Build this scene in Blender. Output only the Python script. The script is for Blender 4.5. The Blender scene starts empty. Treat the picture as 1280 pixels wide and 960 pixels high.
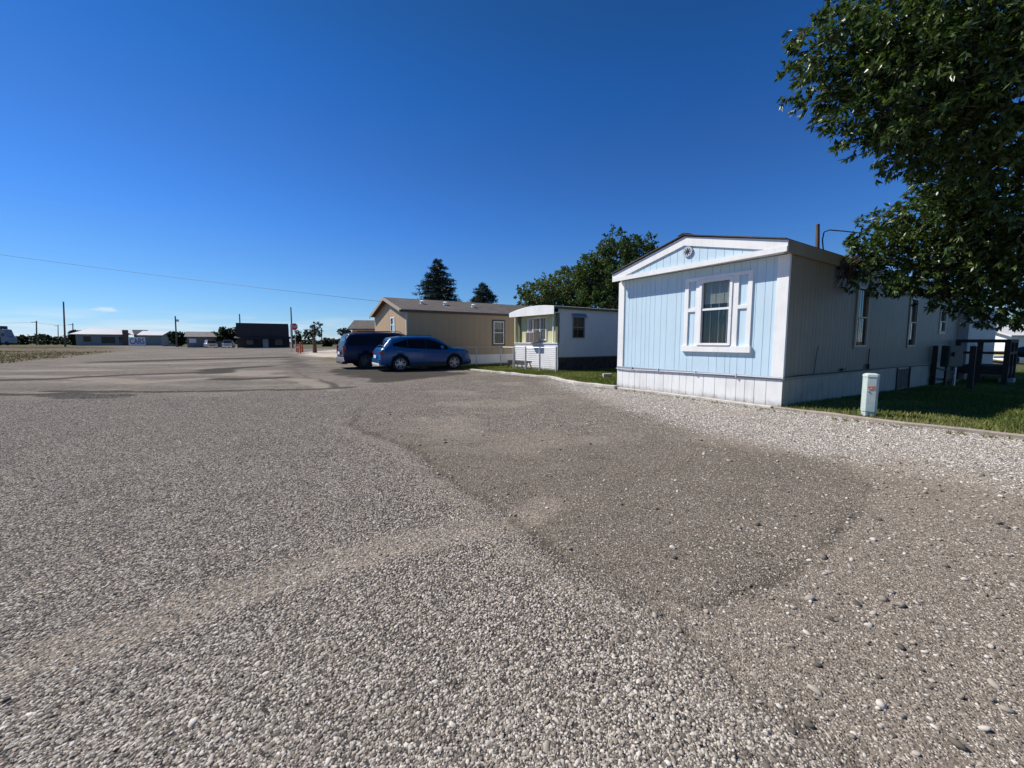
import bpy, bmesh, math, random
import numpy as np
from mathutils import Vector, Matrix
R = math.radians
random.seed(7)
rng = np.random.default_rng(11)
sc = bpy.context.scene
col = sc.collection

# ------------------------------------------------------------------ camera
F, PITCH, EYE = 490.0, R(5), 1.4
CY = 427 + F * math.tan(PITCH)
cd = bpy.data.cameras.new('camera'); cam = bpy.data.objects.new('camera', cd); col.objects.link(cam)
cd.sensor_width = 36; cd.lens = 36 * F / 1280; cd.shift_y = -(480 - CY) / 1280
cd.clip_start = .05; cd.clip_end = 6000
cam.location = (0, 0, EYE); cam.rotation_euler = (R(90) - PITCH, 0, 0)
sc.camera = cam

# ------------------------------------------------------------------ light
SUN_EL = R(46); SX, SY = -.95, .31
sl = bpy.data.lights.new('sun', 'SUN'); so = bpy.data.objects.new('sun', sl); col.objects.link(so)
sl.energy = 5.0; sl.angle = R(.55); sl.color = (1, .955, .89)
n_ = math.hypot(SX, SY); sd = Vector((SX / n_ * math.cos(SUN_EL), SY / n_ * math.cos(SUN_EL), math.sin(SUN_EL)))
so.rotation_euler = sd.to_track_quat('Z', 'Y').to_euler()
w = bpy.data.worlds.new('World'); sc.world = w; w.use_nodes = True
nt = w.node_tree; nt.nodes.clear()
N = nt.nodes.new; L = nt.links.new
out = N('ShaderNodeOutputWorld'); bg = N('ShaderNodeBackground'); bg.inputs[1].default_value = .07
sky = N('ShaderNodeTexSky'); sky.sky_type = 'NISHITA'; sky.sun_disc = False
sky.sun_elevation = SUN_EL; sky.sun_rotation = math.atan2(sd.x, sd.y)
sky.altitude = 1200; sky.air_density = 1.0; sky.dust_density = .25; sky.ozone_density = 3.2
tc = N('ShaderNodeTexCoord'); sp = N('ShaderNodeSeparateXYZ'); L(tc.outputs['Generated'], sp.inputs[0])
def zcurve(pts, sock):                               # a value that depends on the elevation of the sky direction
    c = N('ShaderNodeFloatCurve'); cc = c.mapping.curves[0]
    for i, (x, y) in enumerate(pts):
        if i < 2: cc.points[i].location = (x, y / 2)
        else: cc.points.new(x, y / 2)
    c.mapping.update(); L(sp.outputs[2], c.inputs['Value']); k = N('ShaderNodeMath'); k.operation = 'MULTIPLY'; k.inputs[1].default_value = 2; L(c.outputs[0], k.inputs[0]); L(k.outputs[0], sock)
tint = N('ShaderNodeCombineColor')
zcurve([(0, .72), (1, .22), (.78, .19), (.05, .64), (.1, .58), (.2, .47), (.25, .40), (.4, .31), (.5, .22), (.62, .20)], tint.inputs[0])
zcurve([(0, .92), (1, .62), (.78, .62), (.1, .93), (.25, .88), (.4, .78), (.5, .74), (.62, .66)], tint.inputs[1])
zcurve([(0, 1.5), (1, 1.05), (.78, 1.05), (.04, 1.3), (.09, 1.3), (.2, 1.42), (.25, 1.5), (.4, 1.4), (.5, 1.38), (.62, 1.16)], tint.inputs[2])
hs = N('ShaderNodeMix'); hs.data_type = 'RGBA'; hs.blend_type = 'MULTIPLY'; hs.inputs['Factor'].default_value = 1
L(sky.outputs[0], hs.inputs[6]); L(tint.outputs[0], hs.inputs[7])
mp = N('ShaderNodeMapping'); mp.inputs['Scale'].default_value = (5, 5, 46); L(tc.outputs['Generated'], mp.inputs[0])
ns = N('ShaderNodeTexNoise'); ns.inputs['Scale'].default_value = 1.3; ns.inputs['Detail'].default_value = 5; L(mp.outputs[0], ns.inputs['Vector'])
r1 = N('ShaderNodeMapRange'); r1.inputs[1].default_value = .42; r1.inputs[2].default_value = .64; L(ns.outputs[0], r1.inputs[0])
r2 = N('ShaderNodeMapRange'); r2.inputs[1].default_value = .060; r2.inputs[2].default_value = .028; L(sp.outputs[2], r2.inputs[0])
m1 = N('ShaderNodeMath'); m1.operation = 'MULTIPLY'; L(r1.outputs[0], m1.inputs[0]); L(r2.outputs[0], m1.inputs[1])
# one small cloud wisp left of centre
dv = N('ShaderNodeVectorMath'); dv.operation = 'SUBTRACT'; L(tc.outputs['Generated'], dv.inputs[0])
wv = Vector((-502 / F, 1, 39.5 / F)).normalized(); dv.inputs[1].default_value = wv
dm = N('ShaderNodeMapping'); dm.inputs['Scale'].default_value = (30, 30, 190); L(dv.outputs[0], dm.inputs[0])
dl = N('ShaderNodeVectorMath'); dl.operation = 'LENGTH'; L(dm.outputs[0], dl.inputs[0])
mp2 = N('ShaderNodeMapping'); mp2.inputs['Scale'].default_value = (60, 60, 240); L(tc.outputs['Generated'], mp2.inputs[0])
n2 = N('ShaderNodeTexNoise'); n2.inputs['Scale'].default_value = 1.; n2.inputs['Detail'].default_value = 4; L(mp2.outputs[0], n2.inputs['Vector'])
ad = N('ShaderNodeMath'); ad.operation = 'MULTIPLY_ADD'; ad.inputs[1].default_value = 1.6; L(n2.outputs[0], ad.inputs[0]); L(dl.outputs['Value'], ad.inputs[2])
r3 = N('ShaderNodeMapRange'); r3.inputs[1].default_value = 1.55; r3.inputs[2].default_value = .95; L(ad.outputs[0], r3.inputs[0])
mx = N('ShaderNodeMath'); mx.operation = 'MAXIMUM'; L(m1.outputs[0], mx.inputs[0]); L(r3.outputs[0], mx.inputs[1])
m3 = N('ShaderNodeMath'); m3.operation = 'MULTIPLY'; m3.inputs[1].default_value = .78; L(mx.outputs[0], m3.inputs[0])
mc = N('ShaderNodeMix'); mc.data_type = 'RGBA'; L(m3.outputs[0], mc.inputs['Factor']); L(hs.outputs[2], mc.inputs[6]); mc.inputs[7].default_value = (9.0, 10.2, 11.2, 1)
L(mc.outputs[2], bg.inputs[0]); L(bg.outputs[0], out.inputs[0])
sc.view_settings.view_transform = 'Standard'; sc.view_settings.look = 'None'
sc.view_settings.exposure = 0.25; sc.view_settings.gamma = 1; sc.view_settings.use_curve_mapping = False
sc.render.engine = 'CYCLES'
sc.cycles.max_bounces = 6; sc.cycles.transparent_max_bounces = 6; sc.cycles.caustics_reflective = False; sc.cycles.caustics_refractive = False

# ------------------------------------------------------------------ helpers
O1, A1 = (5.70, 8.246), R(33)                       # blue home: near corner and heading
def loc1(x, y):
    dx, dy = x - O1[0], y - O1[1]
    return dx * math.cos(A1) + dy * math.sin(A1), -dx * math.sin(A1) + dy * math.cos(A1)
def gz(x, y):                                        # the yard falls away gently beside the blue home
    lx, ly = loc1(x, y)
    t = min(max((lx - .6) / 12, 0), 1); s = min(max((1.5 - ly) / 1.5, 0), 1)
    return -.30 * t * s
def at(u, v, Y):
    a = (u - 640) / F; b = (CY - v) / F
    d = (a, math.cos(PITCH) + b * math.sin(PITCH), -math.sin(PITCH) + b * math.cos(PITCH)); t = Y / d[1]
    return Vector((d[0] * t, Y, EYE + d[2] * t))
def G(u, v):
    z = 0
    for _ in range(12):
        a = (u - 640) / F; b = (CY - v) / F
        d = (a, math.cos(PITCH) + b * math.sin(PITCH), -math.sin(PITCH) + b * math.cos(PITCH)); t = (z - EYE) / d[2]
        z = gz(d[0] * t, d[1] * t)
    return Vector((d[0] * t, d[1] * t, z))

def tag(o, label=None, cat=None, group=None, kind=None):
    if label: o['label'] = label
    if cat: o['category'] = cat
    if group: o['group'] = group
    if kind: o['kind'] = kind
    return o
def empty(name, loc=(0, 0, 0), rz=0, label=None, cat=None, group=None):
    o = bpy.data.objects.new(name, None); col.objects.link(o); o.location = loc; o.rotation_euler = (0, 0, rz)
    o.empty_display_size = .2
    return tag(o, label, cat, group)
def copy_tree(o, parent=None):
    c = o.copy(); col.objects.link(c)
    if parent: c.parent = parent
    for ch in list(o.children): copy_tree(ch, c)
    return c

class MB:
    def __init__(s): s.v = []; s.f = []; s.m = []; s.mi = 0
    def add(s, vs, fs):
        b = len(s.v); s.v += [tuple(p) for p in vs]
        for f in fs: s.f.append([b + i for i in f]); s.m.append(s.mi)
        return s
    def box(s, x0, x1, y0, y1, z0, z1):
        x0, x1 = min(x0, x1), max(x0, x1); y0, y1 = min(y0, y1), max(y0, y1); z0, z1 = min(z0, z1), max(z0, z1)
        return s.add([(x0, y0, z0), (x1, y0, z0), (x1, y1, z0), (x0, y1, z0), (x0, y0, z1), (x1, y0, z1), (x1, y1, z1), (x0, y1, z1)],
                     [(0, 3, 2, 1), (4, 5, 6, 7), (0, 1, 5, 4), (1, 2, 6, 5), (2, 3, 7, 6), (3, 0, 4, 7)])
    def quad(s, a, b, c, d): return s.add([a, b, c, d], [(0, 1, 2, 3)])
    def prism(s, pts, d):                        # polygon pts extruded by vector d
        n = len(pts); d = Vector(d); a = [Vector(p) for p in pts]
        return s.add(a + [p + d for p in a], [tuple(range(n))[::-1], tuple(range(n, 2 * n))] + [(i, (i + 1) % n, n + (i + 1) % n, n + i) for i in range(n)])
    def bar(s, a, b, wx, wz):                    # rectangular bar between two points
        a = Vector(a); b = Vector(b); d = (b - a).normalized()
        up = Vector((0, 0, 1)) if abs(d.z) < .95 else Vector((0, 1, 0))
        x = d.cross(up).normalized() * wx / 2; z = x.normalized().cross(d).normalized() * wz / 2
        return s.add([a - x - z, a + x - z, a + x + z, a - x + z, b - x - z, b + x - z, b + x + z, b - x + z],
                     [(0, 3, 2, 1), (4, 5, 6, 7), (0, 1, 5, 4), (1, 2, 6, 5), (2, 3, 7, 6), (3, 0, 4, 7)])
    def tube(s, pts, rad, n=8, cap=True):
        pts = [Vector(p) for p in pts]
        if not hasattr(rad, '__len__'): rad = [rad] * len(pts)
        rings = []; prev = None
        for i, p in enumerate(pts):
            d = (pts[min(i + 1, len(pts) - 1)] - pts[max(i - 1, 0)]).normalized()
            if prev is None:
                up = Vector((0, 0, 1)) if abs(d.z) < .9 else Vector((1, 0, 0)); x = d.cross(up).normalized()
            else: x = (prev - d * prev.dot(d)).normalized()
            prev = x; y = d.cross(x)
            rings.append([p + (x * math.cos(2 * math.pi * k / n) + y * math.sin(2 * math.pi * k / n)) * rad[i] for k in range(n)])
        vs = [q for r in rings for q in r]; fs = []
        for i in range(len(pts) - 1):
            for k in range(n): fs.append((i * n + k, i * n + (k + 1) % n, (i + 1) * n + (k + 1) % n, (i + 1) * n + k))
        if cap: fs += [tuple(range(n))[::-1], tuple(range((len(pts) - 1) * n, len(pts) * n))]
        return s.add(vs, fs)
    def build(s, name, mats, parent=None, smooth=False, bevel=0, loc=None):
        me = bpy.data.meshes.new(name); me.from_pydata(s.v, [], s.f)
        if not isinstance(mats, (list, tuple)): mats = [mats]
        for m in mats: me.materials.append(m)
        if len(mats) > 1: me.polygons.foreach_set('material_index', s.m)
        if smooth:
            me.polygons.foreach_set('use_smooth', [True] * len(s.f))
        me.update()
        o = bpy.data.objects.new(name, me); col.objects.link(o)
        if parent: o.parent = parent
        if loc: o.location = loc
        if bevel:
            b = o.modifiers.new('bevel', 'BEVEL'); b.width = bevel; b.segments = 2; b.limit_method = 'ANGLE'; b.angle_limit = R(40)
        return o

# ------------------------------------------------------------------ materials
def mat(name, base=(.5, .5, .5), rough=.6, metal=0, spec=.5, var=0, vscale=6, bump=0, bscale=40, coat=0, dirt=None, stretch=None):
    m = bpy.data.materials.new(name); m.use_nodes = True; t = m.node_tree; b = t.nodes['Principled BSDF']
    b.inputs['Base Color'].default_value = (*base, 1); b.inputs['Roughness'].default_value = rough
    b.inputs['Metallic'].default_value = metal; b.inputs['Specular IOR Level'].default_value = spec
    if coat: b.inputs['Coat Weight'].default_value = coat; b.inputs['Coat Roughness'].default_value = .03
    tcn = t.nodes.new('ShaderNodeTexCoord'); vec = tcn.outputs['Object']
    if stretch:
        mpn = t.nodes.new('ShaderNodeMapping'); mpn.inputs['Scale'].default_value = stretch; t.links.new(vec, mpn.inputs[0]); vec = mpn.outputs[0]
    if var:
        n = t.nodes.new('ShaderNodeTexNoise'); n.inputs['Scale'].default_value = vscale; n.inputs['Detail'].default_value = 6; n.inputs['Roughness'].default_value = .65
        t.links.new(vec, n.inputs['Vector'])
        r = t.nodes.new('ShaderNodeMapRange'); r.inputs[1].default_value = .3; r.inputs[2].default_value = .7
        t.links.new(n.outputs[0], r.inputs[0])
        mx = t.nodes.new('ShaderNodeMix'); mx.data_type = 'RGBA'
        mx.inputs[6].default_value = (*[c * (1 - var) for c in base], 1)
        c2 = dirt or [min(1, c * (1 + var)) for c in base]
        if dirt: mx.inputs[6].default_value = (*dirt, 1); c2 = base
        mx.inputs[7].default_value = (*c2, 1)
        t.links.new(r.outputs[0], mx.inputs['Factor']); t.links.new(mx.outputs[2], b.inputs['Base Color'])
    if bump:
        n = t.nodes.new('ShaderNodeTexNoise'); n.inputs['Scale'].default_value = bscale; n.inputs['Detail'].default_value = 4
        t.links.new(vec, n.inputs['Vector'])
        bp = t.nodes.new('ShaderNodeBump'); bp.inputs['Strength'].default_value = bump; bp.inputs['Distance'].default_value = .02
        t.links.new(n.outputs[0], bp.inputs['Height']); t.links.new(bp.outputs[0], b.inputs['Normal'])
    return m
def painted(name, base, stain=(.35, .33, .28), amount=.25, rough=.55, splash=0):
    """weathered paint: faint vertical streaking and grime spots"""
    m = mat(name, base, rough); t = m.node_tree; b = t.nodes['Principled BSDF']
    tcn = t.nodes.new('ShaderNodeTexCoord'); mpn = t.nodes.new('ShaderNodeMapping'); mpn.inputs['Scale'].default_value = (9, 9, .8)
    t.links.new(tcn.outputs['Object'], mpn.inputs[0])
    n = t.nodes.new('ShaderNodeTexNoise'); n.inputs['Scale'].default_value = 1; n.inputs['Detail'].default_value = 8; n.inputs['Roughness'].default_value = .7
    t.links.new(mpn.outputs[0], n.inputs['Vector'])
    n2 = t.nodes.new('ShaderNodeTexNoise'); n2.inputs['Scale'].default_value = 1.7; n2.inputs['Detail'].default_value = 6
    t.links.new(tcn.outputs['Object'], n2.inputs['Vector'])
    mu = t.nodes.new('ShaderNodeMath'); mu.operation = 'MULTIPLY'; t.links.new(n.outputs[0], mu.inputs[0]); t.links.new(n2.outputs[0], mu.inputs[1])
    r = t.nodes.new('ShaderNodeMapRange'); r.inputs[1].default_value = .2; r.inputs[2].default_value = .42; r.inputs[4].default_value = amount
    t.links.new(mu.outputs[0], r.inputs[0])
    mx = t.nodes.new('ShaderNodeMix'); mx.data_type = 'RGBA'; mx.inputs[6].default_value = (*base, 1); mx.inputs[7].default_value = (*stain, 1)
    t.links.new(r.outputs[0], mx.inputs['Factor']); t.links.new(mx.outputs[2], b.inputs['Base Color'])
    if splash:                                     # mud splashed up from the ground
        sp_ = t.nodes.new('ShaderNodeSeparateXYZ'); t.links.new(tcn.outputs['Object'], sp_.inputs[0])
        n3 = t.nodes.new('ShaderNodeTexNoise'); n3.inputs['Scale'].default_value = 7; n3.inputs['Detail'].default_value = 9; n3.inputs['Roughness'].default_value = .75; t.links.new(tcn.outputs['Object'], n3.inputs['Vector'])
        zz = t.nodes.new('ShaderNodeMapRange'); zz.inputs[1].default_value = splash; zz.inputs[2].default_value = -.1; t.links.new(sp_.outputs[2], zz.inputs[0])
        ad_ = t.nodes.new('ShaderNodeMath'); ad_.operation = 'ADD'; t.links.new(zz.outputs[0], ad_.inputs[0]); t.links.new(n3.outputs[0], ad_.inputs[1])
        m4 = t.nodes.new('ShaderNodeMapRange'); m4.inputs[1].default_value = .72; m4.inputs[2].default_value = 1.25; m4.inputs[4].default_value = .75; t.links.new(ad_.outputs[0], m4.inputs[0])
        mx2 = t.nodes.new('ShaderNodeMix'); mx2.data_type = 'RGBA'; mx2.inputs[7].default_value = (.26, .22, .17, 1); t.links.new(mx.outputs[2], mx2.inputs[6]); t.links.new(m4.outputs[0], mx2.inputs['Factor']); t.links.new(mx2.outputs[2], b.inputs['Base Color'])
    bp = t.nodes.new('ShaderNodeBump'); bp.inputs['Strength'].default_value = .25; bp.inputs['Distance'].default_value = .01
    t.links.new(n.outputs[0], bp.inputs['Height']); t.links.new(bp.outputs[0], b.inputs['Normal'])
    return m
def shingle(name, c1, c2, sx=6, sy=7):
    m = mat(name, c1, .9); t = m.node_tree; b = t.nodes['Principled BSDF']
    tcn = t.nodes.new('ShaderNodeTexCoord')
    br = t.nodes.new('ShaderNodeTexBrick'); br.inputs['Scale'].default_value = 1; br.inputs['Brick Width'].default_value = .33; br.inputs['Row Height'].default_value = .14
    br.inputs['Mortar Size'].default_value = .006; br.inputs['Color1'].default_value = (*c1, 1); br.inputs['Color2'].default_value = (*c2, 1); br.inputs['Mortar'].default_value = (*[c * .5 for c in c1], 1)
    t.links.new(tcn.outputs['Object'], br.inputs['Vector'])
    n = t.nodes.new('ShaderNodeTexNoise'); n.inputs['Scale'].default_value = 1.2; n.inputs['Detail'].default_value = 8; t.links.new(tcn.outputs['Object'], n.inputs['Vector'])
    mx = t.nodes.new('ShaderNodeMix'); mx.data_type = 'RGBA'; mx.blend_type = 'MULTIPLY'; mx.inputs['Factor'].default_value = .6
    t.links.new(br.outputs[0], mx.inputs[6]); t.links.new(n.outputs[0], mx.inputs[7])
    g = t.nodes.new('ShaderNodeMix'); g.data_type = 'RGBA'; g.blend_type = 'ADD'; g.inputs['Factor'].default_value = .5
    t.links.new(mx.outputs[2], g.inputs[6]); t.links.new(mx.outputs[2], g.inputs[7])
    t.links.new(g.outputs[2], b.inputs['Base Color'])
    return m
def glassmat(name, tint=(.02, .025, .03), see=.55):
    m = bpy.data.materials.new(name); m.use_nodes = True; t = m.node_tree; t.nodes.clear()
    o = t.nodes.new('ShaderNodeOutputMaterial'); gl = t.nodes.new('ShaderNodeBsdfGlossy'); gl.inputs['Roughness'].default_value = .02
    gl.inputs['Color'].default_value = (.9, .95, .95, 1)
    tr = t.nodes.new('ShaderNodeBsdfTransparent'); tr.inputs[0].default_value = (see, see * 1.03, see, 1)
    fr = t.nodes.new('ShaderNodeLayerWeight'); fr.inputs['Blend'].default_value = .28
    mr = t.nodes.new('ShaderNodeMapRange'); mr.inputs[3].default_value = .035; mr.inputs[4].default_value = .9
    t.links.new(fr.outputs['Fresnel'], mr.inputs[0])
    mx = t.nodes.new('ShaderNodeMixShader'); t.links.new(mr.outputs[0], mx.inputs[0]); t.links.new(tr.outputs[0], mx.inputs[1]); t.links.new(gl.outputs[0], mx.inputs[2])
    n = t.nodes.new('ShaderNodeTexNoise'); n.inputs['Scale'].default_value = 1.5; bp = t.nodes.new('ShaderNodeBump'); bp.inputs['Strength'].default_value = .06; bp.inputs['Distance'].default_value = .02
    tcn = t.nodes.new('ShaderNodeTexCoord'); t.links.new(tcn.outputs['Object'], n.inputs['Vector'])
    t.links.new(n.outputs[0], bp.inputs['Height']); t.links.new(bp.outputs[0], gl.inputs['Normal'])
    t.links.new(mx.outputs[0], o.inputs[0]); return m
def leafmat(name, c1, c2, trans=.25, rough=.38, spec=.5):
    m = bpy.data.materials.new(name); m.use_nodes = True; t = m.node_tree; b = t.nodes['Principled BSDF']
    a = t.nodes.new('ShaderNodeAttribute'); a.attribute_name = 'rnd'
    mx = t.nodes.new('ShaderNodeMix'); mx.data_type = 'RGBA'; mx.inputs[6].default_value = (*c1, 1); mx.inputs[7].default_value = (*c2, 1)
    t.links.new(a.outputs['Fac'], mx.inputs['Factor']); t.links.new(mx.outputs[2], b.inputs['Base Color'])
    b.inputs['Roughness'].default_value = rough; b.inputs['Specular IOR Level'].default_value = spec
    tl = t.nodes.new('ShaderNodeBsdfTranslucent'); hs_ = t.nodes.new('ShaderNodeHueSaturation'); hs_.inputs['Saturation'].default_value = 1.2; hs_.inputs['Value'].default_value = 1.6
    t.links.new(mx.outputs[2], hs_.inputs['Color']); t.links.new(hs_.outputs[0], tl.inputs[0])
    ms = t.nodes.new('ShaderNodeMixShader'); ms.inputs[0].default_value = trans
    t.links.new(b.outputs[0], ms.inputs[1]); t.links.new(tl.outputs[0], ms.inputs[2]); t.links.new(ms.outputs[0], t.nodes['Material Output'].inputs[0])
    return m

M = dict(
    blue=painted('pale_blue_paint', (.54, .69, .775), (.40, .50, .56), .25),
    side=painted('shade_toned_side_paint', (.275, .240, .185), (.19, .17, .13), .5),  # side paint darkened and warmed so its colour carries the wall's shade
    white=painted('white_paint', (.84, .83, .80), (.5, .5, .48), .35),
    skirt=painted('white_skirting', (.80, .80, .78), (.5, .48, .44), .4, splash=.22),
    shaded_skirt=painted('shade_toned_skirting', (.40, .38, .31), (.2, .18, .14), .6),  # white skirting with the side's shade put into its colour, plus some grime
    frame=mat('window_frame', (.80, .80, .80), .4, var=.06),
    almond=mat('aged_sash', (.52, .48, .42), .5, var=.1),
    glass=glassmat('window_glass'), room=mat('dark_room', (.025, .025, .028), .9),
    blind=mat('blind', (.62, .64, .58), .7, var=.08, vscale=3, stretch=(1, 1, 20)),
    drape=mat('dark_drape', (.06, .085, .08), .8, var=.15, vscale=2, stretch=(8, 8, 1)),
    pipe=mat('grey_pipe', (.33, .35, .38), .5, metal=.3),
    roof1=shingle('brown_shingles', (.06, .052, .046), (.09, .075, .066)),
    roof2=shingle('taupe_shingles', (.072, .060, .052), (.11, .092, .078)),
    concrete=mat('concrete', (.50, .46, .41), .9, var=.25, vscale=5, bump=.4, bscale=30),
    timber=mat('timber_edging', (.36, .30, .25), .9, var=.3, vscale=4, bump=.5, bscale=30, stretch=(1, 8, 8)),
    tan=painted('tan_siding', (.43, .30, .165), (.32, .22, .13), .3),
    brown=mat('brown_trim', (.09, .06, .045), .6, var=.2),
    olive=mat('olive_trim', (.13, .14, .075), .7, var=.2),
    yellow=painted('pale_yellow_siding', (.62, .60, .33), (.42, .40, .2), .4),
    whitemetal=painted('white_metal_siding', (.88, .88, .84), (.62, .62, .58), .3),
    lap=painted('white_lap_siding', (.80, .80, .80), (.55, .53, .5), .4, splash=.3),
    stone=mat('dark_stone_skirting', (.075, .06, .055), .9, var=.6, vscale=5, bump=.5, bscale=8),
    galv=mat('galvanised', (.60, .60, .60), .5, metal=.25, var=.15),
    dark=mat('dark_metal', (.03, .03, .032), .45, metal=.2),
    darkwood=mat('dark_stained_wood', (.055, .038, .030), .8, var=.4, vscale=6, bump=.3, stretch=(3, 3, 1)),
    wood=mat('weathered_wood', (.28, .22, .16), .85, var=.3, vscale=6, bump=.3),
    pole=mat('utility_pole_wood', (.15, .10, .075), .9, var=.4, vscale=3, bump=.4, stretch=(6, 6, .5)),
    bark=mat('bark', (.11, .085, .065), .95, var=.4, vscale=8, bump=1, bscale=14, stretch=(3, 3, .6)),
    pedestal=mat('pale_green_pedestal', (.50, .585, .54), .5, var=.12, vscale=10),
    rustorange=mat('orange_marking', (.62, .20, .10), .7, var=.5, vscale=40),
    greenbox=mat('dark_green_metal', (.035, .06, .055), .5, var=.2),
    tyre=mat('tyre_rubber', (.022, .022, .022), .85), rim=mat('alloy_rim', (.50, .50, .51), .35, metal=.7),
    tint=mat('tinted_glass', (.004, .005, .006), .06, spec=.22),
    bluecar=mat('blue_car_paint', (.002, .074, .225), .3, metal=.0, coat=.4),
    navycar=mat('navy_car_paint', (.004, .009, .048), .4, metal=.1, coat=.2, spec=.3), shaded_rim=mat('shade_toned_rim', (.10, .10, .10), .4, metal=.6),  # navy car's rims: shadow on the wheels put into a darker colour
    silvercar=mat('silver_car_paint', (.38, .40, .46), .35, metal=.5, coat=.5),
    blackplastic=mat('black_plastic', (.02, .02, .022), .6), chrome=mat('chrome', (.75, .75, .76), .12, metal=1),
    redlens=mat('red_lens', (.30, .012, .012), .15), clearlens=mat('clear_lens', (.6, .62, .65), .1), plate=mat('licence_plate', (.7, .72, .75), .5),
    red=mat('red_paint', (.42, .03, .03), .5, var=.15), orange=mat('orange_red_paint', (.55, .12, .05), .6, var=.2), signwhite=mat('sign_white', (.78, .78, .78), .5),
    lettering=mat('violet_lettering', (.10, .06, .20), .6),
    metalroof=mat('white_metal_roof', (.62, .60, .58), .5, var=.05, vscale=1), greywall=painted('grey_block_wall', (.26, .26, .24), (.16, .16, .15), .4),
    greyroof=mat('grey_roof', (.17, .155, .15), .9, var=.2, vscale=1), brick=mat('brick', (.15, .10, .075), .9, var=.3),
    black=mat('black_boards', (.028, .026, .027), .8, var=.35, vscale=3, stretch=(4, 4, .3)), doorwhite=mat('white_door', (.42, .42, .45), .6),
    wire=mat('black_cable', (.015, .015, .017), .6), tile=mat('brick_red_roof', (.23, .10, .07), .9, var=.2),
    curtain=mat('pink_curtain', (.62, .48, .46), .8, var=.35, vscale=2, stretch=(7, 7, 1)),
    acbeige=mat('beige_air_conditioner', (.50, .42, .36), .6, var=.1), acdark=mat('louvres', (.14, .12, .12), .6),
    cloud=mat('x', (.8, .8, .8)), )

# ------------------------------------------------------------------ ground
def vnoise(X, Y, s, seed=0):
    r = np.random.default_rng(seed); t = r.random((256, 256))
    x = X / s; y = Y / s; xi = np.floor(x).astype(int); yi = np.floor(y).astype(int); fx = x - xi; fy = y - yi
    fx = fx * fx * (3 - 2 * fx); fy = fy * fy * (3 - 2 * fy)
    g = lambda a, b: t[a % 256, b % 256]
    return (g(xi, yi) * (1 - fx) + g(xi + 1, yi) * fx) * (1 - fy) + (g(xi, yi + 1) * (1 - fx) + g(xi + 1, yi + 1) * fx) * fy
def fbm(X, Y, s, seed=0, o=4): return sum(vnoise(X, Y, s / 2 ** k, seed + k) / 2 ** k for k in range(o)) / sum(1 / 2 ** k for k in range(o))
def poly_sd(X, Y, P):                                # signed distance, positive inside
    P = np.array(P, float); d = np.full(X.shape, 1e9); ins = np.zeros(X.shape, bool)
    for i in range(len(P)):
        a = P[i]; b = P[(i + 1) % len(P)]; e = b - a; wx = X - a[0]; wy = Y - a[1]
        t = np.clip((wx * e[0] + wy * e[1]) / (e @ e), 0, 1); d = np.minimum(d, np.hypot(wx - t * e[0], wy - t * e[1]))
        c = ((a[1] > Y) != (b[1] > Y)) & (X < (b[0] - a[0]) * (Y - a[1]) / (b[1] - a[1] + 1e-12) + a[0]); ins ^= c
    return np.where(ins, d, -d)
def line_d(X, Y, P):
    P = np.array(P, float); d = np.full(X.shape, 1e9)
    for i in range(len(P) - 1):
        a = P[i]; e = P[i + 1] - a; wx = X - a[0]; wy = Y - a[1]
        t = np.clip((wx * e[0] + wy * e[1]) / (e @ e), 0, 1); d = np.minimum(d, np.hypot(wx - t * e[0], wy - t * e[1]))
    return d
def ss(x, a, b): t = np.clip((x - a) / (b - a), 0, 1); return t * t * (3 - 2 * t)
def axis(fine0, fine1, step, lo, hi, grow=1.09):
    a = list(np.arange(fine0, fine1, step)); s = step; x = a[-1]
    while x < hi: s *= grow; x += s; a.append(x)
    s = step; x = a[0]; b = []
    while x > lo: s *= grow; x -= s; b.append(x)
    return np.array(b[::-1] + a)
gx = axis(-10, 9, .07, -2600, 2600); gy = axis(.4, 13, .07, -40, 3600)
GX, GY = np.meshgrid(gx, gy)
EDGE = [(-2.865, 6.589), (-1.479, 5.075), (-.65, 3.873), (-.126, 2.977), (.214, 2.506), (.539, 2.086), (.787, 1.636), (.891, 1.339), (.977, 1.177), (1.1, .3)]
STREAK = [(-3.4, .8), (-2.178, 1.551), (-1.897, 1.782), (-1.438, 2.159), (-.778, 2.61), (0, 2.909), (.3, 3.3)]
KERB3 = [(-1.952, 19.079), (-.721, 17.602), (.49, 15.953), (1.528, 14.905), (2.121, 12.92), (3.097, 11.594)]
KERB1 = [(5.5, 8.12), (6.317, 7.004), (6.629, 6.5), (7.09, 6.0), (7.558, 5.45), (9.6, 2.9), (12, 0)]
wob = (fbm(GX, GY, .8, 3) - .5) * .5
sd_b = poly_sd(GX + wob * .5, GY + wob * .5, EDGE + [(30, .3), (30, 12), (4, 11.6), (2.2, 13), (1.5, 15), (-2.0, 14.2), (-3.4, 10)])
w_brown = ss(sd_b, -.08, .22) * (1 - .62 * ss(GY + wob * 3, 4.0, 6.8))
w_light = ss(poly_sd(GX + wob, GY + wob, [(1.3, 13.3), (2.42, 7.6), (3.02, 5.7), (3.6, 4.8), (4.2, 4.0), (5.5, 3.0), (12, .5), (9.7, 3.1), (5.6, 8.1), (3.1, 11.8), (2.1, 13.6), (1.3, 15)]), -.75, .75)
w_dust = ss(fbm(GX, GY, 1.1, 21, 5), .48, .74) * ss(sd_b, 0, .4) * .55
w_dust = np.maximum(w_dust, ss(.22 - line_d(GX + wob * .3, GY + wob * .3, STREAK), -.10, .16) * .68)
w_dust = np.maximum(w_dust, ss(.22 - np.abs(sd_b + .12), -.1, .2) * .45 * (GY < 7))
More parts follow.
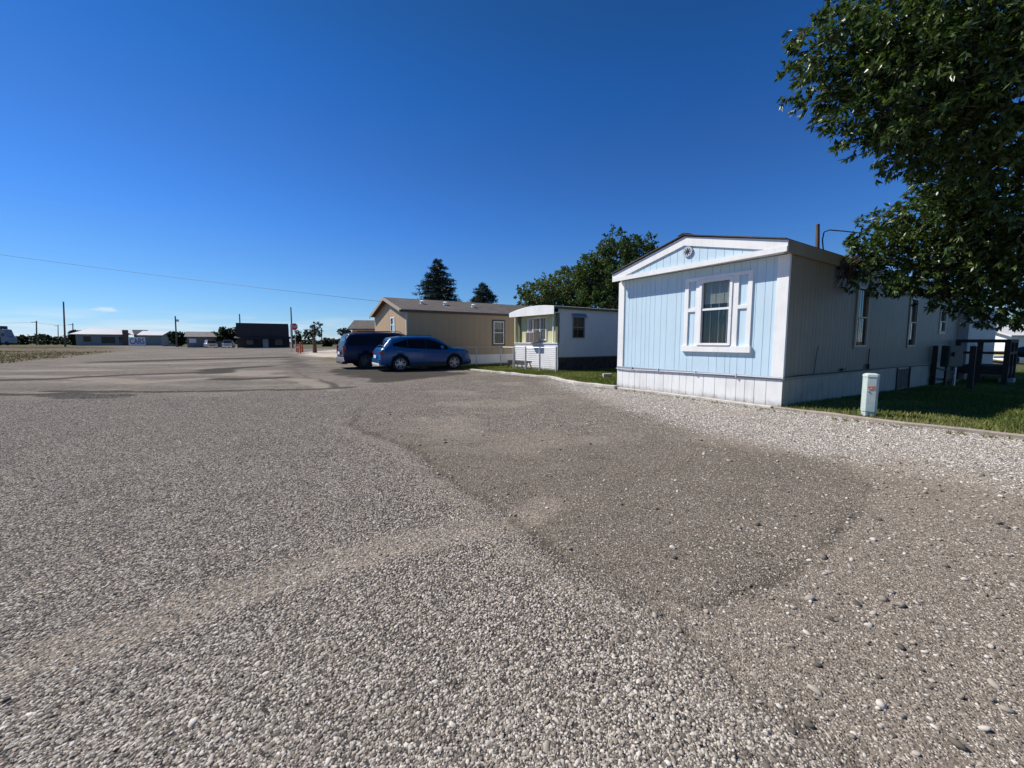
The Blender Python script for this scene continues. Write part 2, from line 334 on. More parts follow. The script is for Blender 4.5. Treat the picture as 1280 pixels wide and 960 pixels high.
LOT = [(.50, 2.14), (.98, 1.95), (1.73, 2.28), (2.35, 2.75), (2.95, 3.2), (3.5, 3.75), (3.95, 4.7), (5.2, 4.4), (8, 3), (14, .5), (14, .2), (1.15, .2), (.93, 1.3)]
w_lot = ss(poly_sd(GX + wob * .35, GY + wob * .35, LOT), -.10, .14)
w_crack = np.maximum(.95 * ss(.04 - np.abs(sd_b - .06 + wob * .15), -.045, .04) * (GY < 7.5) * (.62 + .38 * ss(fbm(GX, GY, .45, 77), .30, .5)),
    .75 * ss(.04 - np.abs(poly_sd(GX + wob * .35, GY + wob * .35, LOT) - .0), -.05, .04) * (GX < 4.1) * ss(fbm(GX, GY, .5, 78), .42, .6))
OLD = [(-60, 5.5), (-12.3, 8.9), (-11.2, 10.0), (-7.6, 10.6), (-4.85, 11.6), (-3.2, 14.2), (-2.44, 15.3), (-.5, 17.2), (-1.9, 19.3), (-3, 21), (-5, 30), (-24, 47), (-28, 52), (-30, 86.5), (-160, 140), (-100, 100), (-59, 62), (-31, 24), (-60, 22)]
g2 = lambda *q: [tuple(G(u, v).xy) for u, v in q]
lined = lambda P, w_: ss(w_ - line_d(GX + wob * .8, GY + wob * .8, P), -w_ * .6, w_ * .6)
w_tar = np.maximum.reduce([lined(g2((-60, 492), (0, 493), (38, 493.5)), .22), lined(g2((72, 492.5), (110, 495.5), (146, 495.5)), .42), lined(g2((60, 489), (160, 490), (260, 489), (400, 486.5), (440, 484)), .20), lined(g2((272, 474), (300, 474.5), (352, 472)), .40),
   lined(g2((-40, 476), (60, 474), (150, 469), (240, 466)), .45), lined(g2((270, 466), (275, 461), (330, 458)), .7), .6 * lined(g2((360, 458), (380, 470), (430, 486)), .12), lined(g2((150, 452), (260, 449), (340, 447)), 1.6), .70 * ss(poly_sd(GX + wob * 3, GY + wob * 2, g2((400, 462), (470, 480), (585, 468), (560, 462), (470, 458))), -.5, .5), .6 * ss(poly_sd(GX + wob * 3, GY + wob * 2, g2((345, 437), (385, 449), (400, 462), (350, 458))), -1, 1)])
w_pale = np.maximum.reduce([ss(poly_sd(GX + wob * 4, GY + wob * 2, g2((272, 470), (285, 462), (345, 463), (352, 471))), -.5, .5), lined(g2((0, 470), (90, 472), (180, 478), (240, 474)), .5), lined(g2((100, 456), (200, 454), (290, 452)), 1.0), lined(g2((20, 464), (130, 463)), .5), lined(g2((370, 474), (390, 480), (420, 488)), .25)])
w_old = ss(poly_sd(GX + wob * 2, GY + wob * 3, OLD), -1.6, 1.4)
w_dirt = ss(poly_sd(GX + wob * 6, GY + wob * 6, [(-31, 23.5), (-59, 62), (-101, 100), (-140, 116), (-400, 130), (-400, 18), (-45, 18)]), -1, 3)
w_pad = ss(poly_sd(GX, GY, [(-19.9, 38), (-15.5, 34.2), (-6, 34.2), (-3, 76), (-33, 78), (-27, 50)]), -.1, .2)
w_dry = ss(poly_sd(GX + wob * 3, GY + wob * 3, [(-18, 36), (-14, 30), (-10, 27), (-3, 27), (-3, 34), (-15, 34.1)]), -.6, .6)
w_dry = np.maximum(w_dry, w_dirt * ss(fbm(GX, GY, 9, 9), .36, .56))
w_far = ss(GY, 87, 88.5) * (1 - ss(poly_sd(GX, GY, OLD), -1, 1))
w_far = np.maximum(w_far, ss(GX + (GY - 20) * .3, 2.0, 2.4) * (GY > 20)); w_far = np.maximum(w_far, (GY > 30) * (GX > -4) * 1.0); w_far = np.maximum(w_far, ss(GX, 16, 24))
LX = (GX - O1[0]) * math.cos(A1) + (GY - O1[1]) * math.sin(A1); LY = -(GX - O1[0]) * math.sin(A1) + (GY - O1[1]) * math.cos(A1)
GZ = -.30 * np.clip((LX - .6) / 12, 0, 1) * np.clip((1.5 - LY) / 1.5, 0, 1)
near = 1 - ss(np.hypot(GX, GY), 14, 26)
GZ += near * ((fbm(GX, GY, 1.6, 5) - .5) * .022 * (1 - ss(LX, -.3, 0)) + (fbm(GX, GY, .25, 15, 2) - .5) * .006)
GZ += near * (-.014 * np.exp(-((sd_b - .05) / .10) ** 2) + .012 * ss(-sd_b, -.1, .3)) * (GY < 9)
GZ -= near * .010 * np.exp(-(line_d(GX, GY, STREAK) / .12) ** 2)
def grid_mesh(name, X, Y, Z, attrs, m):
    ny, nx = X.shape; me = bpy.data.meshes.new(name); me.vertices.add(nx * ny)
    me.vertices.foreach_set('co', np.stack([X, Y, Z], -1).astype(np.float32).ravel())
    i = np.arange(nx * ny).reshape(ny, nx); q = np.stack([i[:-1, :-1], i[:-1, 1:], i[1:, 1:], i[1:, :-1]], -1).reshape(-1, 4)
    me.loops.add(q.size); me.loops.foreach_set('vertex_index', q.ravel().astype(np.int32))
    me.polygons.add(len(q)); me.polygons.foreach_set('loop_start', np.arange(0, q.size, 4, dtype=np.int32))
    me.polygons.foreach_set('use_smooth', np.ones(len(q), bool)); me.update(calc_edges=True)
    for k, a in attrs.items():
        at_ = me.attributes.new(k, 'FLOAT', 'POINT'); at_.data.foreach_set('value', a.astype(np.float32).ravel())
    me.materials.append(m); o = bpy.data.objects.new(name, me); col.objects.link(o); return o

def ground_material():
    m = bpy.data.materials.new('gravel_and_asphalt'); m.use_nodes = True; t = m.node_tree; b = t.nodes['Principled BSDF']
    n = t.nodes.new; l = t.links.new
    tcn = n('ShaderNodeTexCoord'); V = tcn.outputs['Object']
    def noise(s, d=4, r=.6, vec=V):
        x = n('ShaderNodeTexNoise'); x.inputs['Scale'].default_value = s; x.inputs['Detail'].default_value = d; x.inputs['Roughness'].default_value = r; l(vec, x.inputs['Vector']); return x.outputs[0]
    def vor(s, feat='F1', rnd=1):
        x = n('ShaderNodeTexVoronoi'); x.feature = feat; x.inputs['Scale'].default_value = s; x.inputs['Randomness'].default_value = rnd; l(V, x.inputs['Vector']); return x
    def ramp(val, stops):
        x = n('ShaderNodeValToRGB'); e = x.color_ramp.elements
        while len(e) < len(stops): e.new(.5)
        for k, (p, c) in enumerate(stops): e[k].position = p; e[k].color = (*c, 1)
        l(val, x.inputs[0]); return x.outputs[0]
    def mr(val, a, b_, c=0, d=1):
        x = n('ShaderNodeMapRange'); x.inputs[1].default_value = a; x.inputs[2].default_value = b_; x.inputs[3].default_value = c; x.inputs[4].default_value = d; l(val, x.inputs[0]); return x.outputs[0]
    def mix(f, a, b_, mode='MIX'):
        x = n('ShaderNodeMix'); x.data_type = 'RGBA'; x.blend_type = mode
        if isinstance(f, float): x.inputs['Factor'].default_value = f
        else: l(f, x.inputs['Factor'])
        for s, k in ((a, 6), (b_, 7)):
            if isinstance(s, tuple): x.inputs[k].default_value = (*s, 1)
            else: l(s, x.inputs[k])
        return x.outputs[2]
    def math_(op, a, b_, c=None):
        x = n('ShaderNodeMath'); x.operation = op
        for s, k in ((a, 0), (b_, 1), (c, 2)):
            if s is None: continue
            if isinstance(s, (int, float)): x.inputs[k].default_value = s
            else: l(s, x.inputs[k])
        return x.outputs[0]
    nz = noise(9, 6, .7)
    def mask(name, k=.7, wd=.12):
        a = n('ShaderNodeAttribute'); a.attribute_name = name
        s = math_('MULTIPLY_ADD', nz, k, a.outputs['Fac']); return mr(s, .5 + k / 2 - wd, .5 + k / 2 + wd)
    def sepc(c):
        x = n('ShaderNodeSeparateColor'); l(c, x.inputs[0]); return x.outputs
    stones = [(0, (.065, .060, .054)), (.2, (.16, .140, .122)), (.5, (.31, .270, .230)), (.75, (.42, .365, .312)), (.93, (.50, .44, .38)), (1, (.62, .56, .49))]
    v1 = vor(62); v2 = vor(105); c1 = sepc(v1.outputs['Color']); c2 = sepc(v2.outputs['Color'])
    stone_c = ramp(c1[0], stones); fine_c = ramp(c2[1], stones)
    gap1 = mr(v1.outputs['Distance'], .46, .66); gap2 = mr(v2.outputs['Distance'], .46, .66)
    big = noise(.35, 5, .6); mid = noise(1.6, 6, .65)
    # chip seal: dense small stones in grey binder
    chip = mix(math_('MULTIPLY', gap1, .95), stone_c, (.040, .036, .032))
    chip = mix(mr(nz, .5, .75, 0, .35), chip, (.25, .215, .182))
    chip = mix(1.0, chip, ramp(mid, [(.3, (.82, .82, .84)), (.7, (1.12, 1.09, 1.07))]), 'MULTIPLY')
    # compacted brown fines with scattered small stones
    fines = ramp(noise(34, 5, .85), [(.35, (.125, .105, .085)), (.65, (.335, .285, .235))])
    brown = mix(mr(c2[0], .36, .42), fines, fine_c)
    brown = mix(math_('MULTIPLY', gap2, .75), brown, (.075, .062, .050))
    brown = mix(1.0, brown, ramp(mid, [(.3, (.72, .71, .69)), (.7, (1.0, .98, .96))]), 'MULTIPLY')
    brown = mix(mr(noise(48, 3, .8), .56, .61, 0, .9), brown, (.036, .030, .025))
    # loose pale gravel
    light = mix(math_('MULTIPLY', gap1, .8), ramp(c1[0], [(0, (.13, .112, .096)), (.3, (.30, .262, .226)), (.65, (.46, .405, .352)), (1, (.66, .60, .53))]), (.10, .085, .070))
    dust = ramp(noise(14, 6, .8), [(.3, (.155, .127, .102)), (.7, (.27, .226, .184))])
    dust = mix(mr(c2[2], .55, .60), dust, fine_c)
    # old asphalt, worn in long pale and dark patches
    mpn = n('ShaderNodeMapping'); mpn.inputs['Rotation'].default_value = (0, 0, R(14)); mpn.inputs['Scale'].default_value = (.10, .34, 1); l(V, mpn.inputs[0])
    pat = noise(1.6, 7, .62, mpn.outputs[0]); pat2 = noise(.5, 5, .7)
    old = ramp(pat, [(.34, (.058, .054, .050)), (.45, (.090, .083, .076)), (.53, (.125, .113, .101)), (.64, (.205, .182, .158))])
    old = mix(mr(pat2, .5, .62, 0, .3), old, (.10, .09, .08))
    vc = n('ShaderNodeTexVoronoi'); vc.feature = 'DISTANCE_TO_EDGE'; vc.inputs['Scale'].default_value = .28
    wv_ = n('ShaderNodeVectorMath'); wv_.operation = 'MULTIPLY_ADD'; wv_.inputs[1].default_value = (1.2, 1.2, 0)
    nc = n('ShaderNodeTexNoise'); nc.inputs['Scale'].default_value = .9; nc.inputs['Detail'].default_value = 5; l(V, nc.inputs['Vector']); l(nc.outputs['Color'], wv_.inputs[0]); l(V, wv_.inputs[2]); l(wv_.outputs[0], vc.inputs['Vector'])
    old = mix(mr(vc.outputs['Distance'], .006, .018, .65, 0), old, (.05, .048, .046))
    old = mix(.30, old, fine_c); old = mix(1.0, old, ramp(noise(3.5, 8, .8), [(.35, (.72, .72, .72)), (.65, (1.22, 1.2, 1.18))]), 'MULTIPLY')
    dirt = ramp(noise(.7, 8, .7), [(.3, (.085, .064, .044)), (.55, (.155, .122, .086)), (.75, (.23, .19, .145))])
    dry = ramp(noise(1.3, 8, .75), [(.3, (.075, .075, .035)), (.5, (.14, .12, .07)), (.7, (.21, .175, .12))])
    pad = ramp(noise(1.2, 6, .6), [(.3, (.38, .335, .28)), (.7, (.50, .45, .385))])
    far = ramp(noise(.12, 8, .65), [(.3, (.05, .062, .028)), (.55, (.11, .105, .055)), (.75, (.20, .17, .11))])
    c = chip
    mb_ = mask('w_brown'); ml = mask('w_light', .9, .3); md = mask('w_dust', .6, .3); mo = mask('w_old', .9, .4)
    c = mix(mb_, c, brown); c = mix(ml, c, light); c = mix(math_('MULTIPLY', md, .8), c, dust); c = mix(math_('MULTIPLY', mask('w_lot', .45, .12), .62), c, dust); c = mix(math_('MULTIPLY', mask('w_crack', .9, .4), .72), c, (.055, .046, .037)); c = mix(mo, c, old)
    c = mix(math_('MULTIPLY', mask('w_pale', .7, .25), .65), c, (.27, .235, .20)); c = mix(math_('MULTIPLY', mask('w_tar', .5, .18), .85), c, (.040, .037, .033)); c = mix(mask('w_dirt', .6, .2), c, dirt); c = mix(mask('w_far', .3, .1), c, far); c = mix(mask('w_pad', .1), c, pad); c = mix(mask('w_dry', .8, .2), c, dry)
    c = mix(1.0, c, (1.09, 1.075, 1.03), 'MULTIPLY'); l(c, b.inputs['Base Color']); b.inputs['Roughness'].default_value = 1; b.inputs['Specular IOR Level'].default_value = .06
    h1 = mr(v1.outputs['Distance'], .0, .62, 1, 0); h2 = mr(v2.outputs['Distance'], 0, .6, 1, 0)
    h1 = math_('MULTIPLY', h1, mr(c1[1], 0, 1, .5, 1)); hb = math_('MULTIPLY', h2, mr(c2[0], .3, .55, .15, .6))
    def mixf(f, a, b_):
        x = n('ShaderNodeMix'); x.data_type = 'FLOAT'; l(f, x.inputs['Factor'])
        for s, k in ((a, 2), (b_, 3)):
            if isinstance(s, float): x.inputs[k].default_value = s
            else: l(s, x.inputs[k])
        return x.outputs[0]
    h = mixf(mb_, h1, hb); h = mixf(ml, h, h1); h = mixf(md, h, math_('MULTIPLY', hb, .5)); h = mixf(mo, h, math_('MULTIPLY', h2, .25))
    h = math_('MULTIPLY_ADD', nz, .5, h)
    bp = n('ShaderNodeBump'); bp.inputs['Strength'].default_value = 1; bp.inputs['Distance'].default_value = .016; l(h, bp.inputs['Height']); l(bp.outputs[0], b.inputs['Normal'])
    return m
MG = ground_material()
ground = grid_mesh('ground', GX, GY, GZ, dict(w_brown=w_brown, w_light=w_light, w_dust=w_dust, w_old=w_old, w_dirt=w_dirt, w_pad=w_pad, w_dry=w_dry, w_far=w_far, w_tar=w_tar, w_pale=w_pale, w_lot=w_lot, w_crack=w_crack), MG)
ground['kind'] = 'structure'
from bisect import bisect
def samp(A, x, y):                                    # bilinear lookup in a ground array
    i = np.clip(np.searchsorted(gx, x) - 1, 0, len(gx) - 2); j = np.clip(np.searchsorted(gy, y) - 1, 0, len(gy) - 2)
    fx = (x - gx[i]) / (gx[i + 1] - gx[i]); fy = (y - gy[j]) / (gy[j + 1] - gy[j])
    return (A[j, i] * (1 - fx) + A[j, i + 1] * fx) * (1 - fy) + (A[j + 1, i] * (1 - fx) + A[j + 1, i + 1] * fx) * fy

# loose stones: instances scattered on the ground
stone_m = bpy.data.materials.new('loose_stone'); stone_m.use_nodes = True
t = stone_m.node_tree; b = t.nodes['Principled BSDF']; oi = t.nodes.new('ShaderNodeObjectInfo'); cr = t.nodes.new('ShaderNodeValToRGB')
for k, (p, c) in enumerate([(0, (.075, .069, .058)), (.15, (.15, .131, .107)), (.45, (.27, .232, .188)), (.78, (.37, .320, .260)), (.97, (.46, .402, .333)), (1, (.60, .545, .47))]):
    if k > 1: cr.color_ramp.elements.new(.5)
    cr.color_ramp.elements[min(k, len(cr.color_ramp.elements) - 1)].position = p; cr.color_ramp.elements[min(k, len(cr.color_ramp.elements) - 1)].color = (*c, 1)
t.links.new(oi.outputs['Random'], cr.inputs[0]); t.links.new(cr.outputs[0], b.inputs['Base Color']); b.inputs['Roughness'].default_value = .85; b.inputs['Specular IOR Level'].default_value = .2
src = bpy.data.collections.new('stone_shapes')
for k in range(6):
    bm = bmesh.new(); bmesh.ops.create_icosphere(bm, subdivisions=2 if k < 3 else 1, radius=1)
    rr = np.random.default_rng(k + 50)
    sx, sy, sz = rr.uniform(.8, 1.2), rr.uniform(.6, .9), rr.uniform(.38, .6)
    for v in bm.verts:
        f = 1 + .18 * math.sin(v.co.x * 3 + k * 2) * math.cos(v.co.y * 2.6 + k) + rr.uniform(-.08, .08)
        v.co = Vector((v.co.x * sx * f, v.co.y * sy * f, v.co.z * sz * f))
    for f in bm.faces: f.smooth = True
    me = bpy.data.meshes.new('stone_shape'); bm.to_mesh(me); bm.free(); me.materials.append(stone_m)
    o = bpy.data.objects.new('stone_shape', me); src.objects.link(o)
def scatter(name, P, S, label=None):
    n = len(P); me = bpy.data.meshes.new(name); me.vertices.add(n); me.vertices.foreach_set('co', P.astype(np.float32).ravel())
    a = me.attributes.new('size', 'FLOAT', 'POINT'); a.data.foreach_set('value', S.astype(np.float32))
    rot = np.stack([rng.normal(0, .25, n), rng.normal(0, .25, n), rng.uniform(0, 6.28, n)], -1)
    a = me.attributes.new('rot', 'FLOAT_VECTOR', 'POINT'); a.data.foreach_set('vector', rot.astype(np.float32).ravel())
    o = bpy.data.objects.new(name, me); col.objects.link(o)
    ng = bpy.data.node_groups.new(name, 'GeometryNodeTree'); ng.interface.new_socket('Geometry', in_out='INPUT', socket_type='NodeSocketGeometry'); ng.interface.new_socket('Geometry', in_out='OUTPUT', socket_type='NodeSocketGeometry')
    gi = ng.nodes.new('NodeGroupInput'); go = ng.nodes.new('NodeGroupOutput'); ip = ng.nodes.new('GeometryNodeInstanceOnPoints'); ci = ng.nodes.new('GeometryNodeCollectionInfo')
    ci.inputs['Collection'].default_value = src; ci.inputs['Separate Children'].default_value = True; ci.inputs['Reset Children'].default_value = True
    na = ng.nodes.new('GeometryNodeInputNamedAttribute'); na.data_type = 'FLOAT'; na.inputs['Name'].default_value = 'size'
    nr = ng.nodes.new('GeometryNodeInputNamedAttribute'); nr.data_type = 'FLOAT_VECTOR'; nr.inputs['Name'].default_value = 'rot'
    er = ng.nodes.new('FunctionNodeEulerToRotation')
    lk = ng.links.new; lk(gi.outputs[0], ip.inputs['Points']); lk(ci.outputs[0], ip.inputs['Instance']); ip.inputs['Pick Instance'].default_value = True
    lk(na.outputs[0], ip.inputs['Scale']); lk(nr.outputs[0], er.inputs[0]); lk(er.outputs[0], ip.inputs['Rotation']); lk(ip.outputs[0], go.inputs[0])
    md = o.modifiers.new('scatter', 'NODES'); md.node_group = ng
    return tag(o, label, None, None, 'stuff')
def stones():
    n = 760000
    Y = .9 + 13 * rng.random(n) ** 1.15
    X = Y * rng.uniform(-1.42, 1.42, n)
    bl = samp(w_brown, X, Y); li = samp(w_light, X, Y); du = samp(w_dust, X, Y); ol = samp(w_old, X, Y); z = samp(GZ, X, Y)
    keep = 1 - .32 * bl; li = (li + rng.uniform(-.38, .38, n) > .5) * 1.0; keep = np.where(li > .5, .8, keep); keep = keep * (1 - .72 * du) * (1 - ol) * (1 - .25 * samp(w_lot, X, Y)) * (1 - .5 * samp(w_crack, X, Y))
    lx = (X - O1[0]) * math.cos(A1) + (Y - O1[1]) * math.sin(A1); k2 = (lx < -.12) & (rng.random(n) < keep)
    k2 &= ~((Y > 11.5) & (X > 2.6)) & ~((X > -2) & (Y > 15)) & (poly_sd(X, Y, [*KERB3, (9, 14), (4, 24)]) < 0.08)
    X, Y, z, bl, li = X[k2], Y[k2], z[k2], bl[k2], li[k2]; n = len(X)
    S = np.exp(rng.normal(math.log(.0051), .36, n)) * (1 - .30 * bl * (rng.random(n) < .85)) * (1 + .45 * li) * (1 + .035 * np.clip(Y - 3, 0, 8))
    return np.stack([X, Y, z - S * .10], -1), S, li
P, S, LI = stones(); scatter('loose_gravel', P[LI <= .5], S[LI <= .5], 'dense small grey and pinkish stones covering the lot')
pale_m = stone_m.copy(); pale_m.name = 'pale_stone'
for e, c in zip(pale_m.node_tree.nodes['Color Ramp'].color_ramp.elements, [(.11, .10, .09), (.25, .222, .19), (.37, .332, .288), (.47, .425, .37), (.56, .51, .455), (.68, .64, .59)]): e.color = (*c, 1)
dark_src = src; src = bpy.data.collections.new('pale_stone_shapes')
for o in dark_src.objects:
    c = o.copy(); c.data = o.data.copy(); c.data.materials[0] = pale_m; src.objects.link(c)
scatter('pale_gravel', P[LI > .5], S[LI > .5] * 1.1, 'pale coarse gravel band along the blue home and timber edging'); src = dark_src
n = 12000; Y = np.sqrt(rng.uniform(1, 60, n)); X = Y * rng.uniform(-.9, 1.4, n); k2 = (samp(w_brown, X, Y) > .3) & (rng.random(n) < .22 + .9 * samp(w_lot, X, Y) + 1.2 * samp(w_crack, X, Y)) & ((X - O1[0]) * math.cos(A1) + (Y - O1[1]) * math.sin(A1) < -.1); X, Y = X[k2], Y[k2]
S = np.exp(rng.normal(math.log(.0100), .40, len(X))); scatter('pebbles', np.stack([X, Y, samp(GZ, X, Y) + S * .2], -1), S, 'larger loose pebbles lying on the brown fines')

# ------------------------------------------------------------------ kerbs, lawns, grass
def ribbon(name, P, wd, ht, m, label, jitter=.02):
    mb = MB(); P = [Vector((*p, 0)) for p in P]; pts = []
    for i in range(len(P) - 1):
        k = max(1, int((P[i + 1] - P[i]).length / .35))
        for j in range(k): pts.append(P[i].lerp(P[i + 1], j / k))
    pts.append(P[-1]); vs = []
    for i, p in enumerate(pts):
        d = (pts[min(i + 1, len(pts) - 1)] - pts[max(0, i - 1)]).normalized(); nn = Vector((-d.y, d.x, 0))
        z = gz(p.x, p.y); j = random.uniform(-jitter, jitter); h = ht + random.uniform(-.3, .3) * jitter; c = .012
        for s, zz in ((-.5, -.08), (-.5, h - c), (-.5 + c / wd, h), (.5 - c / wd, h), (.5, h - c), (.5, -.08)):
            q = p + nn * (wd * s + j); vs.append((q.x, q.y, z + zz))
    fs = [(i * 6 + k, i * 6 + k + 1, i * 6 + 7 + k, i * 6 + 6 + k) for i in range(len(pts) - 1) for k in range(5)]
    fs += [tuple(range(6)), tuple(range(len(vs) - 6, len(vs)))[::-1]]
    mb.add(vs, fs); o = mb.build(name, m); return o
k = ribbon('kerb', KERB3, .17, .085, M['concrete'], '', .06); tag(k, 'worn cream concrete kerb curving along the far lawn', 'kerb', kind='structure')
k = ribbon('timber_edging', KERB1, .12, .05, M['timber'], '', .045); tag(k, 'low timber edging between pale gravel and the shaded lawn', 'edging', kind='structure')
k = ribbon('footing_strip', [(3.05, 11.75), (3.9, 10.6), (5.48, 8.17)], .12, .05, M['concrete'], ''); tag(k, 'thin concrete footing along the foot of the blue home', 'footing', kind='structure')

lawn_m = mat('lawn_soil', (.05, .062, .018), .95, var=.5, vscale=2.5)
def lawn(name, P, inner):
    xs = np.arange(min(p[0] for p in P) - .2, max(p[0] for p in P) + .2, .25); ys = np.arange(min(p[1] for p in P) - .2, max(p[1] for p in P) + .2, .25)
    mb = MB(); bm = bmesh.new(); vs = [bm.verts.new((p[0], p[1], 0)) for p in P]; bm.faces.new(vs)
    for ax, arr in (((1, 0, 0), xs), ((0, 1, 0), ys)):
        for c in arr[::4]:
            bmesh.ops.bisect_plane(bm, geom=bm.verts[:] + bm.edges[:] + bm.faces[:], plane_co=(c, c, 0), plane_no=ax)
    for v in bm.verts: v.co.z = gz(v.co.x, v.co.y) + .02
    me = bpy.data.meshes.new(name); bm.to_mesh(me); bm.free(); me.materials.append(lawn_m)
    o = bpy.data.objects.new(name, me); col.objects.link(o); o['kind'] = 'structure'; return o
L1 = [(5.55, 8.2), (6.36, 7.04), (6.66, 6.55), (7.12, 6.05), (7.6, 5.5), (9.65, 2.95), (12, .1), (42, -5), (60, 18), (40, 30), (23.5, 19.95)]
L3 = [(-1.9, 19.2), (-.68, 17.68), (.55, 16.03), (1.59, 14.95), (2.2, 12.95), (3.15, 11.72), (9.2, 15.7), (12, 24), (4, 36), (-1.5, 27), (-6.2, 21.8), (-4, 20.6)]
lawn('lawn', L1, 0); lawn('lawn', L3, 0)

def tri_mesh(name, V, nper, faces, m, rnd, parent=None):
    """V: (n, nper, 3) vertices; faces: list of index tuples in each unit"""
    n = len(V); me = bpy.data.meshes.new(name); me.vertices.add(n * nper); me.vertices.foreach_set('co', V.astype(np.float32).ravel())
    L_ = []; starts = []; off = 0
    base = (np.arange(n) * nper)[:, None]
    lens = [len(f) for f in faces]; flat = np.concatenate([np.array(f) for f in faces]); tot = len(flat)
    me.loops.add(n * tot); me.loops.foreach_set('vertex_index', (base + flat[None]).astype(np.int32).ravel())
    st = np.concatenate([[0], np.cumsum(lens)[:-1]]); me.polygons.add(n * len(faces)); me.polygons.foreach_set('loop_start', ((np.arange(n) * tot)[:, None] + st[None]).astype(np.int32).ravel())
    me.update(calc_edges=True)
    a = me.attributes.new('rnd', 'FLOAT', 'POINT'); a.data.foreach_set('value', np.repeat(rnd, nper).astype(np.float32))
    me.materials.append(m); o = bpy.data.objects.new(name, me); col.objects.link(o)
    if parent: o.parent = parent
    return o
grass_m = leafmat('grass_blades', (.070, .110, .018), (.23, .23, .075), .3, .6, .2)
def grass(n, P, box, h0, h1, label, edge, wfac=1.0):
    X = rng.uniform(box[0], box[1], n); Y = rng.uniform(box[2], box[3], n); k = poly_sd(X, Y, P) > rng.choice([.02, -.03, -.10], n, p=[.75, .18, .07])
    k &= ~((((X - O1[0]) * math.cos(A1) + (Y - O1[1]) * math.sin(A1)) > 0) & (((Y - O1[1]) * math.cos(A1) - (X - O1[0]) * math.sin(A1)) > -.02) & (((Y - O1[1]) * math.cos(A1) - (X - O1[0]) * math.sin(A1)) < 4.5))
    k &= rng.random(n) < .25 + 1.3 * ss(fbm(X, Y, 1.0, 33), .25, .6)
    X, Y = X[k], Y[k]; n = len(X); Z = np.array([gz(a, b_) for a, b_ in zip(X, Y)]) + .015
    h = rng.uniform(h0, h1, n) * (.6 + .8 * fbm(X, Y, .7, 40)); a = rng.uniform(0, 6.28, n); wd = .007 * wfac * rng.uniform(.7, 1.5, n)
    lean = rng.uniform(.1, .8, n) * h; la = rng.uniform(0, 6.28, n)
    V = np.zeros((n, 3, 3)); V[:, 0] = np.stack([X - np.cos(a) * wd, Y - np.sin(a) * wd, Z], -1); V[:, 1] = np.stack([X + np.cos(a) * wd, Y + np.sin(a) * wd, Z], -1)
    V[:, 2] = np.stack([X + np.cos(la) * lean, Y + np.sin(la) * lean, Z + h], -1)
    dry = ss(edge(X, Y), .8, .05) * .6 + .5 * ss(fbm(X, Y, 1.3, 50), .45, .7)
    return tag(tri_mesh('grass', V, 3, [(0, 1, 2)], grass_m, np.clip(rng.random(n) * .6 + dry, 0, 1)), label, kind='stuff')
grass(420000, L1, (5.5, 30, 1, 26), .03, .085, 'short green lawn in the shade beside the blue home, dry along its edge', lambda x, y: line_d(x, y, KERB1), 1.5)
grass(220000, L3, (-6, 10, 11.5, 27), .03, .08, 'short lawn behind the curving cream kerb', lambda x, y: line_d(x, y, KERB3), 1.8)

# ------------------------------------------------------------------ walls, windows
def gwall(mb, mp_, u0, u1, z0, ztop, grooves, holes=(), gw=.010, gd=.008):
    """vertical siding with real grooves; mp_(u, z, d) maps to 3D, d = outward"""
    cuts = {u0, u1}
    for h in holes: cuts |= {h[0], h[1]}
    segs = []
    gs = sorted(g for g in grooves if u0 + gw < g < u1 - gw and all(not (abs(g - c) < gw * 2) for c in cuts))
    for g in gs: cuts |= {g - gw / 2, g + gw / 2}
    cs = sorted(cuts); zt = ztop if callable(ztop) else (lambda u: ztop)
    isg = lambda a, b: any(abs((a + b) / 2 - g) < gw * .3 for g in gs)
    def piece(a, b, d, za, zb_a, zb_b):
        mb.quad(mp_(a, za, d), mp_(b, za, d), mp_(b, zb_b, d), mp_(a, zb_a, d))
    for a, b in zip(cs[:-1], cs[1:]):
        d = -gd if isg(a, b) else 0
        h = [h for h in holes if h[0] <= a + 1e-6 and h[1] >= b - 1e-6]
        if h: h = h[0]; piece(a, b, d, z0, h[2], h[2]); piece(a, b, d, h[3], zt(a), zt(b))
        else: piece(a, b, d, z0, zt(a), zt(b))
        if d:
            for c in (a, b): mb.quad(mp_(c, z0, 0), mp_(c, z0, -gd), mp_(c, zt(c), -gd), mp_(c, zt(c), 0))
def mfront(off=0): return lambda u, z, d: (off - d, u, z)
def mside(off=0): return lambda u, z, d: (u, off - d, z)
def fbox(mb, mp_, u0, u1, z0, z1, d0, d1):            # box in wall coordinates
    a = mp_(u0, z0, d0); b = mp_(u1, z1, d1); mb.box(a[0], b[0], a[1], b[1], a[2], b[2])
